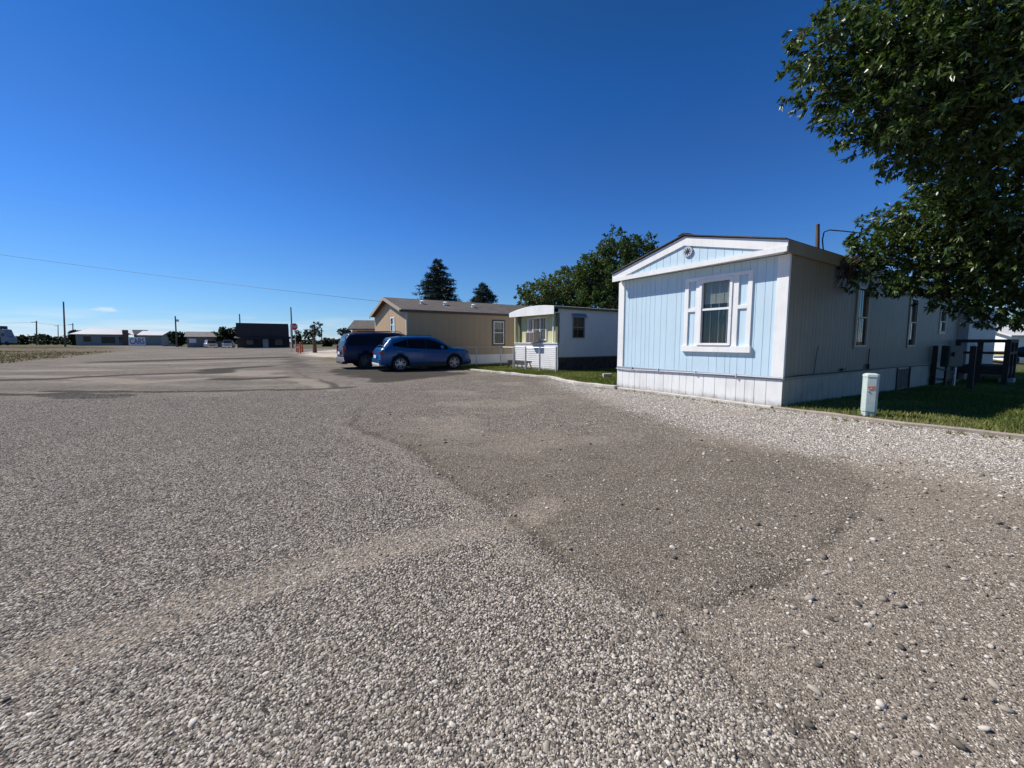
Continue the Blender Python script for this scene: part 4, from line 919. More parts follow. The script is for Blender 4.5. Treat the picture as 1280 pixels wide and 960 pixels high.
    t = MB(); t.box(x0 - .055, x0 + .2, -Wd / 2 + .10, Wd / 2 - .10, .26, .38); t.build('bumper_valance', M['galv'] if not box else M['blackplastic'], root, bevel=.02)
    t = MB(); t.box(x0 - .07, x0 - .05, -.26, .26, .62 + .12 * box, .76 + .12 * box); t.build('licence_plate', M['plate'], root)
    x1 = st[-1, 0]; t = MB(); t.box(x1 - .1, x1 + .02, -Wd / 2 + .15, Wd / 2 - .15, .26, .48); t.build('front_bumper', M['blackplastic'], root, bevel=.03)
    t = MB(); t.box(x1 - .05, x1 + .01, -.5, .5, .5, .68); t.build('grille', M['blackplastic'], root, bevel=.01)
    # wheels
    def wheel():
        w_ = empty('wheel'); w_.parent = root
        t = MB(); prof = [(.115, wr - .13), (.12, wr - .03), (.10, wr - .006), (.05, wr), (-.05, wr), (-.10, wr - .006), (-.12, wr - .03), (-.115, wr - .13)]; n = 36
        vs = [(r * math.cos(2 * math.pi * k / n), y, r * math.sin(2 * math.pi * k / n)) for k in range(n) for y, r in prof]; m_ = len(prof)
        t.add(vs, [(k * m_ + j, k * m_ + (j + 1) % m_, ((k + 1) % n) * m_ + (j + 1) % m_, ((k + 1) % n) * m_ + j) for k in range(n) for j in range(m_)]); t.build('tyre', M['tyre'], w_, smooth=True)
        t = MB(); rr = wr - .115
        t.tube([(0, -.11, 0), (0, .10, 0)], rr, 32, cap=False); t.tube([(0, -.118, 0), (0, -.09, 0)], .07, 16)
        for k in range(rim_n):
            a = 2 * math.pi * (k + (.13 if k % 2 else -.13)) / rim_n; t.bar((.05 * math.cos(a), -.105, .05 * math.sin(a)), (rr * math.cos(a), -.095, rr * math.sin(a)), .025, .042)
        t.tube([(rr * math.cos(k * math.pi / 16), -.108, rr * math.sin(k * math.pi / 16)) for k in range(33)], .014, 6); t.build('rim', M['shaded_rim'] if box else M['rim'], w_)
        t = MB(); t.tube([(0, -.03, 0), (0, .02, 0)], rr - .01, 24); t.build('brake_disc', M['dark'], w_)
        return w_
    w0 = wheel()
    for i, (x, s) in enumerate(((-1, -1), (-1, 1), (1, -1), (1, 1))):
        w_ = w0 if i == 0 else copy_tree(w0, root)
        w_.location = (x * WB / 2, s * (Wd / 2 - .135), wr); w_.rotation_euler = (0, i * .4, 0 if s < 0 else math.pi)
    return root
st1 = [(-2.28, .62, .60, .80, .70, .30), (-2.27, .93, .86, .86, .80, .28), (-2.20, 1.04, .97, .89, .78, .26), (-2.08, 1.20, 1.02, .905, .70, .24), (-1.86, 1.47, 1.08, .915, .64, .23), (-1.72, 1.60, 1.09, .92, .63, .22),
       (-1.3, 1.665, 1.07, .925, .64, .21), (-.5, 1.70, 1.035, .925, .66, .21), (.1, 1.69, 1.015, .925, .66, .21), (.42, 1.63, 1.005, .925, .65, .21), (.75, 1.47, 1.00, .925, .66, .21), (1.08, 1.25, 1.01, .925, .70, .21), (1.26, 1.14, 1.01, .92, .74, .21), (1.65, 1.10, .98, .915, .76, .22), (2.0, 1.03, .91, .89, .75, .22), (2.19, .95, .82, .84, .70, .23), (2.27, .84, .72, .78, .64, .25), (2.31, .66, .60, .70, .60, .28)]
c1_, s1_ = math.cos(R(30)), math.sin(R(30))
rwx, rwy = -5.32, 18.60                                   # near rear wheel contact of the blue car
ctr = (rwx + 1.355 * c1_ - .79 * s1_, rwy + 1.355 * s1_ + .79 * c1_)
car1 = suv('parked_car', (*ctr, 0), R(30), M['bluecar'], 0, 0, 2.71, 1.86, st1, 'bright blue compact crossover parked nearest beside the lawn kerb', .97, wr=.355,
    glass_x=((-1.66, -.98, .25, .50, .06, .90), (-.96, -.10, .06, .92, .04, .94), (-.08, 1.02, .04, .94, .02, .70)), ws=(.48, 1.26), rw=(-1.78, -2.14))
for s in (-1, 1): t = MB(); t.tube([(-1.3, s * .62, 1.645), (-1.1, s * .63, 1.70), (.0, s * .64, 1.715), (.3, s * .63, 1.66)], .015, 6); t.build('roof_rail', M['blackplastic'], car1)
st2 = [(-2.66, .66, .64, .90, .85, .36), (-2.64, 1.10, 1.08, .96, .90, .34), (-2.60, 1.22, 1.14, .985, .86, .32), (-2.50, 1.55, 1.15, .99, .80, .30), (-2.36, 1.80, 1.15, .99, .78, .29), (-2.1, 1.86, 1.15, 1.0, .77, .28), (-1, 1.90, 1.14, 1.0, .78, .28), (.3, 1.89, 1.12, 1.0, .78, .28), (.62, 1.82, 1.12, 1.0, .77, .28),
       (1.0, 1.58, 1.12, 1.0, .79, .28), (1.35, 1.28, 1.11, 1.0, .82, .28), (1.5, 1.20, 1.10, 1.0, .84, .28), (2.2, 1.12, 1.04, .99, .84, .28), (2.55, 1.02, .95, .95, .80, .30), (2.66, .70, .66, .84, .7, .32)]
c2_, s2_ = math.cos(A1), math.sin(A1); rwx, rwy = -7.62, 20.45
ctr = (rwx + 1.55 * c2_ - .85 * s2_, rwy + 1.55 * s2_ + .85 * c2_)
car2 = suv('parked_car', (*ctr, 0), A1, M['navycar'], 0, 0, 3.1, 2.0, st2, 'dark navy full size utility vehicle parked left of and behind the bright blue one', 1.15, box=True, wr=.39,
    glass_x=((-2.36, -1.33, .10, .90, .06, .92), (-1.30, -.33, .06, .92, .06, .92), (-.30, 1.15, .06, .92, .04, .70)), ws=(.68, 1.32), rw=(-2.38, -2.57), plastic=False, rim_n=12)
for s in (-1, 1): t = MB(); t.tube([(-2.0, s * .72, 1.86), (-1.9, s * .72, 1.92), (.2, s * .73, 1.95), (.4, s * .72, 1.88)], .018, 6); t.build('roof_rail', M['blackplastic'], car2)

# ------------------------------------------------------------------ utility pedestal, right foreground
pb = G(1085, 520.5)
ped = empty('utility_pedestal', tuple(pb), R(-30), 'pale green metal utility pedestal with orange spray mark by the timber edging', 'pedestal')
def ngon(w_, d_, c=.03): return [(-w_, -d_ + c), (-w_ + c, -d_), (w_ - c, -d_), (w_, -d_ + c), (w_, d_ - c), (w_ - c, d_), (-w_ + c, d_), (-w_, d_ - c)]
t = MB(); t.prism([(x, y, .10) for x, y in ngon(.107, .095, .04)], (0, 0, .66)); t.build('cover', M['pedestal'], ped, bevel=.006)
t = MB(); t.prism([(x, y, -.05) for x, y in ngon(.096, .085, .035)], (0, 0, .155)); t.build('base', M['pedestal'], ped)
t = MB(); a = ngon(.114, .102, .044); n = 8; t.add([(x, y, .752) for x, y in a] + [(x * .96, y * .96, .79) for x, y in a] + [(x * .6, y * .6, .812) for x, y in a], [(i, (i + 1) % n, n + (i + 1) % n, n + i) for i in range(n)] + [(n + i, n + (i + 1) % n, 2 * n + (i + 1) % n, 2 * n + i) for i in range(n)] + [tuple(range(16, 24))]); t.build('cap', M['pedestal'], ped)
t = MB()
for (x0, x1, z0, z1) in ((-.055, .06, .565, .578), (-.045, .065, .515, .532), (-.07, -.05, .55, .57), (.0, .07, .54, .552), (-.03, .03, .50, .512), (.02, .055, .578, .59)): t.box(x0 * .9, x1 * .9, -.0985, -.095, z0, z1)
t.build('spray_mark', M['rustorange'], ped)
t = MB(); t.tube([(-.03, -.094, .47), (-.03, -.103, .47)], .011, 10); t.tube([(-.012, -.084, .04), (-.012, -.093, .04)], .014, 8); t.build('bolt', M['dark'], ped)

# ------------------------------------------------------------------ deck, meter and posts by the blue home
def l1(x, y, z=0): c, s = math.cos(A1), math.sin(A1); return Vector((O1[0] + x * c - y * s, O1[1] + x * s + y * c, z))
dk = empty('deck', tuple(l1(15.4, -.06, -.3)), A1, 'dark stained timber porch deck with railing against the blue home', 'deck')
DX, DY = 2.0, -1.42; RT = 1.72
t = MB(); k = 0
while k * .145 < DX: t.box(k * .145, k * .145 + .135, DY, -.30, .70, .74); k += 1
t.build('deck_boards', M['darkwood'], dk)
t = MB(); t.box(0, DX, DY - .03, DY, .38, .70); t.box(-.03, 0, DY, -.02, .38, .70); t.box(DX, DX + .03, DY, -.30, .48, .70); t.build('rim_joist', M['darkwood'], dk)
for x, y in ((0, DY), (1.0, DY), (DX, DY), (0, -.12), (0, -.72)):
    t = MB(); t.box(x - .075, x + .075, y - .075, y + .075, 0, RT); t.build('post', M['darkwood'], dk)
for z, hh in ((RT - .06, .22), (1.20, .16)):
    t = MB(); t.box(-.08, DX + .08, DY - .075, DY + .075, z, z + hh * .6); t.build('rail', M['darkwood'], dk)
    t = MB(); t.box(-.075, .075, DY + .08, -.05, z, z + hh * .6); t.build('rail', M['darkwood'], dk)
for k in range(1, 3):
    t = MB(); t.box(DX + .03, DX + .03 + .28 * k, DY + .1, -.2, .70 - .23 * k - .04, .70 - .23 * k); t.build('stair_tread', M['wood'], dk)
def darkpost(u, v, top_v, wd, m, label, cap=None, name='post', g=None):
    b_ = G(u, v); tp = at(u, top_v, b_.y); p = empty(name, tuple(b_), A1, label, 'post', g)
    t = MB(); t.box(-wd / 2, wd / 2, -wd / 2, wd / 2, -.05, tp.z - b_.z); t.build('shaft', m, p, bevel=.005)
    if cap:
        hh = tp.z - b_.z; t = MB(); t.add([(-wd * .6, -wd * .6, hh), (wd * .6, -wd * .6, hh), (wd * .6, wd * .6, hh), (-wd * .6, wd * .6, hh), (0, 0, hh + .08)], [(0, 1, 4), (1, 2, 4), (2, 3, 4), (3, 0, 4), (3, 2, 1, 0)]); t.build('cap', M['signwhite'], p)
    return p
darkpost(1165, 483, 432, .13, M['darkwood'], 'dark wooden post left of the electric meter box')
darkpost(1211.5, 488, 432.5, .14, M['darkwood'], 'dark wooden post with small pale cap in front of the porch deck', cap=True)
# electric service box on legs
b_ = G(1186, 484); eb = empty('meter_box', tuple(b_), R(8), 'dark green electric service box on two posts before the porch', 'electric box')
u_ = b_.y / F
zt = at(1186, 432, b_.y).z - b_.z; zb = at(1186, 458.5, b_.y).z - b_.z; hw = 11 * u_
t = MB(); t.box(-hw, hw, -.12, .12, zb, zt); t.build('cabinet', M['greenbox'], eb, bevel=.02)
t = MB(); t.box(-hw + .03, hw - .03, -.135, -.121, zb + .04, zt - .05); t.build('door', M['greenbox'], eb, bevel=.004)
t = MB(); t.tube([(-hw * .35, -.13, (zb + zt) / 2 + .08), (-hw * .35, -.20, (zb + zt) / 2 + .08)], .08, 20); t.build('meter', M['dark'], eb)
for s in (-1, 1): t = MB(); t.box(s * hw * .6 - .03, s * hw * .6 + .03, -.03, .03, -.03, zb); t.build('leg', M['dark'] if s < 0 else M['galv'], eb)
t = MB(); t.bar((-hw * 1.9, 0, zb - .05), (hw * .6, 0, zb - .22), .03, .07); t.bar((-hw * 1.9, .04, zb - .45), (hw * 1.5, .04, zb - .52), .03, .09); t.build('brace', M['dark'], eb)
# step blocks, grill, white trailer, trees at far right
b_ = G(1258, 479); o = MB().box(-.25, .25, -.2, .2, -.02, .22).build('concrete_block', M['concrete'], None, bevel=.02, loc=tuple(b_)); o.rotation_euler = (0, 0, A1); tag(o, 'pale concrete step block at the foot of the porch', 'step block')
b_ = G(1277, 468)
gr = empty('barbecue_grill', tuple(b_), .3, 'black kettle barbecue grill on thin legs at the right edge', 'grill')
zk = at(1277, 440, b_.y).z - b_.z; s_ = b_.y / F * 9
t = MB(); n = 10; t.tube([(0, 0, zk + s_ * (-.75 + 1.5 * k / n)) for k in range(n + 1)], [s_ * math.sqrt(max(.02, 1 - (-.98 + 1.96 * k / n) ** 2)) for k in range(n + 1)], 18); t.build('bowl', M['dark'], gr, smooth=True)
t = MB(); t.tube([(0, 0, zk + s_ * .74), (0, 0, zk + s_ * .9)], .03, 8); t.build('lid_handle', M['wood'], gr)
for k in range(3): a = k * 2.094; t = MB(); t.tube([(s_ * .4 * math.cos(a), s_ * .4 * math.sin(a), zk - s_ * .5), (s_ * .9 * math.cos(a), s_ * .9 * math.sin(a), 0)], .015, 6); t.build('leg', M['dark'], gr)
gable_house('trailer_home', (at(1262, 445, 31).x, 31, -.2), R(-8), 9, 5, 2.1, 2.9, M['whitemetal'], M['metalroof'], 'small white gabled trailer beyond the porch at the right edge', 'trailer', door=False, nwin=1)
tl = empty('utility_trailer', (*G(1247, 452).xy, -.25), .1, 'low flat utility trailer with yellowish load seen through the porch railing', 'trailer')
t = MB(); t.box(-1.6, 1.6, -.8, .8, .45, .6); t.build('bed', M['whitemetal'], tl); t = MB(); t.box(-.2, 1.4, -.7, .7, .6, .95); t.build('load', mat('straw', (.26, .22, .10), .9, var=.3), tl)
for s in (-1, 1): t = MB(); t.tube([(0, s * .85, .3), (0, s * 1.0, .3)], .3, 20); t.build('wheel', M['tyre'], tl)

# ------------------------------------------------------------------ trees
def leaves(name, blobs, per_m2, ll, lw, m, parent, droop=.5, seed=0, shell=.45, fan=0):
    r = np.random.default_rng(seed); C = []; D = []
    for (x, y, z, rad) in blobs:
        n = int(per_m2 * rad * rad * 12.57 * .5)
        # leaf sprays: sub-clumps inside the blob
        ns = max(4, int(n / 26)); d = r.normal(size=(ns, 3)); d /= np.linalg.norm(d, axis=1)[:, None]
        rr = rad * (shell + (1 - shell) * r.random(ns) ** .6) * (1 + .22 * np.clip(r.normal(size=ns), -2, .9)); c = d * rr[:, None] * np.array([1, 1, .82]); pick = r.integers(0, ns, n)
        tdir = d + np.array([0, 0, -.15]) + r.normal(0, .35, (ns, 3)); tdir /= np.linalg.norm(tdir, axis=1)[:, None]
        tt = r.random(n) ** .8; sl = np.minimum(.42, rad * .7) * (ll / .1) ** .3
        p = c[pick] + tdir[pick] * (tt * sl)[:, None] + r.normal(0, .16 * sl + ll * .3, (n, 3)) * (1.15 - tt)[:, None]
        if fan:                                   # compound leaves: leaflets share a stalk point and spread like a hand
            g = np.arange(n) // fan * fan; p = p[g]; q = pick[g]; st = tdir[q] * .8 + r.normal(0, .5, (n, 3))[g]; st[:, 2] -= droop; st /= np.linalg.norm(st, axis=1)[:, None]
            p = p + st * (r.random(n) * ll * .55)[:, None]; C.append(p + np.array([x, y, z])); D.append(st + r.normal(0, .48, (n, 3))); continue
        C.append(p + np.array([x, y, z])); D.append(tdir[pick] * .8 + r.normal(0, .65, (n, 3)) + np.array([0, 0, -droop]))
    C = np.concatenate(C); D = np.concatenate(D); D /= np.linalg.norm(D, axis=1)[:, None]
    n = len(C); a = r.normal(size=(n, 3)); sdv = np.cross(D, a); sdv /= np.linalg.norm(sdv, axis=1)[:, None] + 1e-9; up = np.cross(sdv, D)
    l_ = ll * r.uniform(.6, 1.3, n)[:, None]; w_ = lw * r.uniform(.7, 1.2, n)[:, None]
    V = np.stack([C, C + D * l_ * .45 + sdv * w_ - up * w_ * .35, C + D * l_ - up * l_ * .12, C + D * l_ * .45 - sdv * w_ - up * w_ * .35], 1)
    return tri_mesh(name, V, 4, [(0, 1, 2), (0, 2, 3)], m, r.random(n), parent)
def limb(mb, a, b, r0, r1, sag=.15, n=6):
    a = Vector(a); b = Vector(b); L_ = (b - a).length; o = Vector((random.uniform(-1, 1), random.uniform(-1, 1), random.uniform(.3, 1))) * L_ * sag
    mb.tube([a.lerp(b, k / n) + o * math.sin(math.pi * k / n) for k in range(n + 1)], [r0 + (r1 - r0) * k / n for k in range(n + 1)], 7)

ash_m = leafmat('ash_leaves', (.016, .036, .008), (.105, .150, .038), .26, .36, .45)
def big_tree():
    base = Vector((12.2, 7.6, -.05)); tr = empty('ash_tree', tuple(base), 0, 'large dark green ash tree overhanging the upper right corner', 'tree')
    px = [(1035, 48, 7.2, 34), (1012, 88, 7.2, 22), (1004, 40, 7.2, 14), (1060, 90, 7.4, 44), (1032, 128, 7.4, 18), (1095, 45, 7.0, 48), (1078, 140, 7.2, 32), (1115, 110, 6.8, 50), (1120, 175, 7.2, 30), (1146, 197, 7.4, 15), (1100, 168, 7.2, 16), (1155, 50, 6.6, 62), (1160, 135, 6.6, 50), (1215, 60, 6.4, 80), (1215, 150, 6.8, 60), (1270, 100, 6.6, 70), (1280, 190, 7.0, 70),
          (1195, 205, 7.6, 34), (1225, 235, 8, 48), (1188, 255, 8.2, 34), (1160, 275, 8.6, 26), (1130, 272, 9.2, 20), (1112, 292, 9.2, 26), (1085, 310, 9.3, 20), (1072, 332, 9.4, 14), (1110, 328, 9.2, 30), (1150, 315, 8.8, 38), (1140, 352, 9.0, 20), (1190, 320, 8.6, 45), (1180, 368, 8.8, 18), (1215, 370, 8.6, 24), (1235, 325, 8.2, 48), (1225, 395, 8.6, 12), (1255, 375, 8.3, 30), (1285, 330, 8, 60), (1290, 385, 8.3, 24), (1262, 270, 7.6, 60), (1300, 250, 7.4, 70), (1175, 5, 6.8, 60), (1110, 0, 7.2, 40), (1062, 8, 7.4, 22), (1250, 0, 6.6, 80)]
    bl = []
    for u, v, Y, r_ in px:
        p = at(u, v, Y) - base; bl.append((p.x, p.y, p.z, r_ * Y / F * (.80 if u < 1110 or v > 345 else .95)))
    leaves('crown', bl, 900, .125, .0215, ash_m, tr, .5, 3, shell=.25, fan=7)
    rr = random.Random(4); more = []
    for k in range(60):
        a = rr.uniform(0, 6.283); el = rr.uniform(.05, 1.5); rad = rr.uniform(2.2, 5.0); p = Vector((math.cos(a) * math.cos(el) * rad, math.sin(a) * math.cos(el) * rad, 5.6 + math.sin(el) * rad * .9))
        wp = p + base
        uu = 640 + F * wp.x / max(wp.y, .1); vv = 427 - F * (wp.z - EYE) / max(wp.y, .1)
        r_ = rr.uniform(.8, 1.3)
        if wp.y > 1.5 and uu < 1290 + r_ * F / wp.y and vv > -r_ * F / wp.y: continue
        if wp.y < 3.5: continue
        more.append((p.x, p.y, p.z, r_))
    o = leaves('crown', more, 260, .16, .032, ash_m, tr, .45, 8, shell=.2)
    mb = MB(); mb.tube([(0, 0, 0), (.03, .02, .4), (-.05, .05, 1.6), (-.2, .1, 2.8)], [.42, .33, .28, .25], 14); mb.build('trunk', M['bark'], tr, smooth=True)
    mb = MB(); top = (-.2, .1, 2.7); hubs = [(-3.2, -.2, 4.8), (-1.8, .8, 3.6), (-1.4, -.6, 6.2), (.6, .6, 6.0), (1.6, -.8, 5.0), (-3.0, 1.2, 3.0), (-4.2, -.2, 6.0)]
    for h_ in hubs: limb(mb, top, h_, .14, .06, .12)
    for b_ in bl + more:
        h_ = min(hubs, key=lambda q: (Vector(q) - Vector(b_[:3])).length); limb(mb, h_, b_[:3], .045, .012, .1, 5)
    for b_ in bl:
        for q in range(5):
            d = Vector((rr.gauss(0, 1), rr.gauss(0, 1), rr.gauss(0, .8))).normalized() * b_[3] * .95; limb(mb, b_[:3], Vector(b_[:3]) + d, .012, .004, .08, 3)
    mb.build('branches', M['bark'], tr, smooth=True)
    # dead tuft hanging over the eave
    mb = MB(); e0 = at(1075, 322, 9.4) - base
    for k in range(26):
        a = e0 + Vector((rr.uniform(-.12, .12), rr.uniform(-.1, .1), rr.uniform(-.1, .1))); mb.tube([a, a + Vector((-.22 + rr.uniform(-.12, .1), 0, -.18)), a + Vector((-.36 + rr.uniform(-.1, .12), rr.uniform(-.1, .1), -.38 - rr.uniform(0, .3)))], [.010, .014, .004], 5)
    mb.build('dead_twigs', mat('dead_leaves', (.05, .032, .022), .9, var=.3), tr)
big_tree()

def broad_tree(name, base, blobs, m, label, per=110, ll=.20, lw=.075, seed=0, group=None, trunk=.25):
    """blobs in metres relative to base"""
    tr = empty(name, base, 0, label, 'tree', group)
    leaves('crown', blobs, per, ll, lw, m, tr, .2, seed)
    mb = MB(); zc = sum(b[2] for b in blobs) / len(blobs); xc = sum(b[0] for b in blobs) / len(blobs)
    mb.tube([(0, 0, -.1), (.05, 0, zc * .3), (xc * .3, 0, zc * .6), (xc, 0, zc)], [trunk, trunk * .8, trunk * .6, trunk * .35], 8)
    for b_ in blobs: limb(mb, (xc * .3, 0, zc * .55), b_[:3], trunk * .35, trunk * .1, .1, 4)
    mb.build('trunk', M['bark'], tr, smooth=True); return tr
def px_blobs(base, L_, Y, dy=1.2, seed=0):
    rr = random.Random(seed); o = []
    for u, v, r_ in L_:
        p = at(u, v, Y + rr.uniform(-dy, dy)); o.append((p.x - base[0], p.y - base[1], p.z - base[2], r_ * Y / F))
    return o
cot_m = leafmat('cottonwood_leaves', (.022, .046, .014), (.085, .125, .035), .28, .5, .3)
lim_m = leafmat('poplar_leaves', (.040, .068, .018), (.115, .145, .045), .3, .5, .3)
dk_m = leafmat('dark_leaves', (.014, .026, .012), (.04, .055, .022), .15, .6, .2)
Yt = 31; b0 = (at(775, 427, Yt).x, Yt, 0)
broad_tree('cottonwood_tree', b0, px_blobs(b0, [(770, 303, 13), (768, 325, 20), (790, 312, 14), (803, 303, 11), (808, 325, 14), (748, 322, 13), (740, 340, 18), (755, 355, 28), (785, 350, 30), (810, 355, 22), (775, 380, 26), (745, 380, 24), (800, 385, 26)], Yt, 1.4, 1), cot_m, 'tall dark cottonwood with pointed tops rising behind the blue home', 300, .17, .065, 5)
Yt = 33; b0 = (at(695, 427, Yt).x, Yt, 0)
broad_tree('poplar_tree', b0, px_blobs(b0, [(705, 350, 15), (690, 358, 15), (722, 352, 16), (675, 365, 13), (662, 362, 8), (652, 366, 6), (668, 378, 12), (700, 375, 18), (728, 372, 20), (735, 345, 12), (655, 378, 6), (690, 385, 16), (715, 390, 18)], Yt, 1.2, 2), lim_m, 'lighter green bushy tree behind the old white trailer', 280, .17, .065, 6)
spr_m = leafmat('spruce_needles', (.016, .032, .028), (.045, .07, .058), .08, .6, .2)
def spruce(base, H, Rb, label, seed, z0=.8):
    r = np.random.default_rng(seed); tr = empty('spruce_tree', base, 0, label, 'tree')
    C = []; D = []; n_t = int(H * 5.5); mb = MB(); mb.tube([(0, 0, -.1), (0, 0, H * .5), (0, 0, H - .1)], [.22, .12, .015], 8)
    for k in range(n_t):
        f = k / n_t; z = z0 + (H - z0) * f; rad = Rb * (1 - f) ** .85 * r.uniform(.78, 1.12) + .12; nb = int(7 + 7 * (1 - f))
        for j in range(nb):
            a = r.uniform(0, 6.283); rl = rad * r.uniform(.7, 1.12); m_ = max(8, int(rl * 60)); s = r.random(m_) ** .75 * rl
            dz = -.18 * s + .10 * s * s / max(rl, .3)
            p = np.stack([np.cos(a) * s, np.sin(a) * s, z + dz], -1) + r.normal(0, .05 + .04 * rl, (m_, 3)) * np.array([1, 1, .55])
            C.append(p); D.append(np.stack([np.full(m_, math.cos(a)), np.full(m_, math.sin(a)), np.full(m_, -.1)], -1) + r.normal(0, .5, (m_, 3)))
            if j % 3 == 0: mb.tube([(0, 0, z), (math.cos(a) * rl * .8, math.sin(a) * rl * .8, z - .1 * rl)], [.03, .008], 4)
    C = np.concatenate(C); D = np.concatenate(D); D /= np.linalg.norm(D, axis=1)[:, None]; n = len(C); a = r.normal(size=(n, 3)); s = np.cross(D, a); s /= np.linalg.norm(s, axis=1)[:, None]
    l_ = r.uniform(.14, .32, n)[:, None]; w_ = r.uniform(.02, .05, n)[:, None]
    V = np.stack([C, C + D * l_ * .5 + s * w_, C + D * l_, C + D * l_ * .5 - s * w_], 1)
    tri_mesh('crown', V, 4, [(0, 1, 2, 3)], spr_m, r.random(n), tr); mb.build('trunk', M['bark'], tr)
Y = 45; p = at(547.5, 323, Y); spruce((p.x, Y, 0), p.z, 5.3, 'taller blue green spruce with sharp tip behind the tan home', 1)
Y = 50; p = at(603.5, 352.5, Y); spruce((p.x, Y, 0), p.z, 5.8, 'shorter rounder spruce right of the tall one behind the tan home', 2)

def small_tree(u, v0, v1, hw, base_v, label, m=dk_m, Y=None, seed=0, group=None, flat=False, per=60, ll=.3, lw=.12):
    """crown from v0 to v1 in height, half width hw"""
    g = G(u, base_v); Yb = Y or g.y; base = (at(u, 427, Yb).x, Yb, 0); rr = random.Random(seed); L_ = []
    for k in range(9):
        r_ = hw * rr.uniform(.35, .55); L_.append((u + rr.uniform(-1, 1) * (hw - r_), v0 + r_ + rr.random() * max(0, v1 - v0 - 2 * r_), r_))
    return broad_tree('tree', base, px_blobs(base, L_, Yb, hw * Yb / F * .4, seed), m, label, per, ll * Yb / 60, lw * Yb / 60, seed, group)
small_tree(286, 411, 428, 12, 436, 'rounded dark tree between the grey house and the dark boarded building', Y=92, seed=1)
small_tree(222, 417, 430, 9, 434, 'dark bush tree at the foot of the utility pole left of the grey house', Y=108, seed=2)
small_tree(371, 414, 429, 5, 436, 'small dark tree just behind the stop sign', Y=84, seed=3)
small_tree(433, 409, 425, 8, 440, 'dark tree top showing above the navy vehicle roof', Y=70, seed=5)
small_tree(409, 422, 432, 5, 434, 'small distant tree beyond the pale concrete pad', Y=110, seed=6)
small_tree(95, 414, 430, 6, 432, 'dark tree at the left end of the white roofed building', Y=146, seed=7)
small_tree(1262, 388, 440, 26, 445, 'dark leafy tree behind the small white trailer at the right', m=cot_m, Y=36, seed=8, per=90)
small_tree(1300, 380, 440, 30, 445, 'second leafy tree cut by the right edge of the picture', m=cot_m, Y=36, seed=9, per=90)
small_tree(1225, 395, 440, 24, 446, 'leafy tree behind the rear end of the blue home', m=cot_m, Y=42, seed=10, per=90)
# tree with bare brown trunk by the pad
Yp = 50; bx = at(393, 427, Yp).x; ct = empty('tree', (bx, Yp, 0), 0, 'slim tree with thick brown trunk standing on the concrete pad edge', 'tree')
leaves('crown', px_blobs((bx, Yp, 0), [(396, 407, 4), (398, 411, 3.5), (387, 413, 4), (386, 418, 4), (391, 421, 4), (395, 417, 4), (384, 416, 2.5), (393, 405, 2)], Yp, .3, 3), 300, .16, .06, dk_m, ct, .2, 12)
mb = MB(); mb.tube([(0, 0, -.05), (.02, 0, 1.0), (-.1, 0, 2.0), (.1, 0, 3.2)], [.27, .22, .18, .08], 9); mb.tube([(-.1, 0, 2.0), (-.5, 0, 2.7)], [.12, .05], 7); mb.build('trunk', mat('red_brown_bark', (.16, .10, .07), .9, var=.4), ct, smooth=True)

# distant hedges and tree line
def treeline(u0, u1, Y, vtop, label, seed, m=dk_m):
    rr = random.Random(seed); bl = []; u = u0
    while u < u1:
        h = rr.uniform(.72, 1) * (427 - vtop + 4); r_ = h * .5; p = at(u, 431 - h * .5, Y + rr.uniform(-8, 8)); bl.append((p.x, p.y, p.z, r_ * Y / F)); u += r_ * .42
    o = leaves('tree_line', bl, 7 * (150 / Y) ** 2, .5 * Y / 100, .2 * Y / 100, m, None, .1, seed, .2); return tag(o, label, kind='stuff')
treeline(-60, 105, 175, 418, 'dark low belt of trees on the horizon at the left', 1)
treeline(165, 305, 210, 425, 'low distant greenery behind the houses', 2)
treeline(370, 480, 190, 424.5, 'dark low belt of trees on the horizon beyond the pad', 3)
treeline(1180, 1340, 80, 405, 'leafy belt behind the right hand trailers', 4, cot_m)

# a few scruffy weeds rooted in the gravel and along the edging
W_ = []
for k in range(170):
    i = rng.integers(0, 3)
    if i == 0: q = rng.random(); a_, b_ = (5.45, 8.0), (3.2, 11.4); x, y = a_[0] + (b_[0] - a_[0]) * q - rng.random() * .25, a_[1] + (b_[1] - a_[1]) * q - .1
    elif i == 1: j = rng.integers(0, 4); q = rng.random(); x = KERB1[j][0] * (1 - q) + KERB1[j + 1][0] * q - .15 - rng.random() * .3; y = KERB1[j][1] * (1 - q) + KERB1[j + 1][1] * q - .15
    else: j = rng.integers(0, 5); q = rng.random(); x = KERB3[j][0] * (1 - q) + KERB3[j + 1][0] * q - .15; y = KERB3[j][1] * (1 - q) + KERB3[j + 1][1] * q - .2
    m_ = rng.integers(5, 14); sz = rng.uniform(.02, .06); a = rng.uniform(0, 6.28, m_)
    for aa in a:
        d = np.array([math.cos(aa), math.sin(aa), rng.uniform(.5, 1.6)]) * sz; pp = np.array([-math.sin(aa), math.cos(aa), 0]) * .005; o_ = np.array([x, y, gz(x, y)]); W_.append([o_ - pp, o_ + pp, o_ + d])
tag(tri_mesh('weeds', np.array(W_), 3, [(0, 1, 2)], grass_m, rng.random(len(W_))), 'small weeds sprouting along the edging and home footing', kind='stuff')
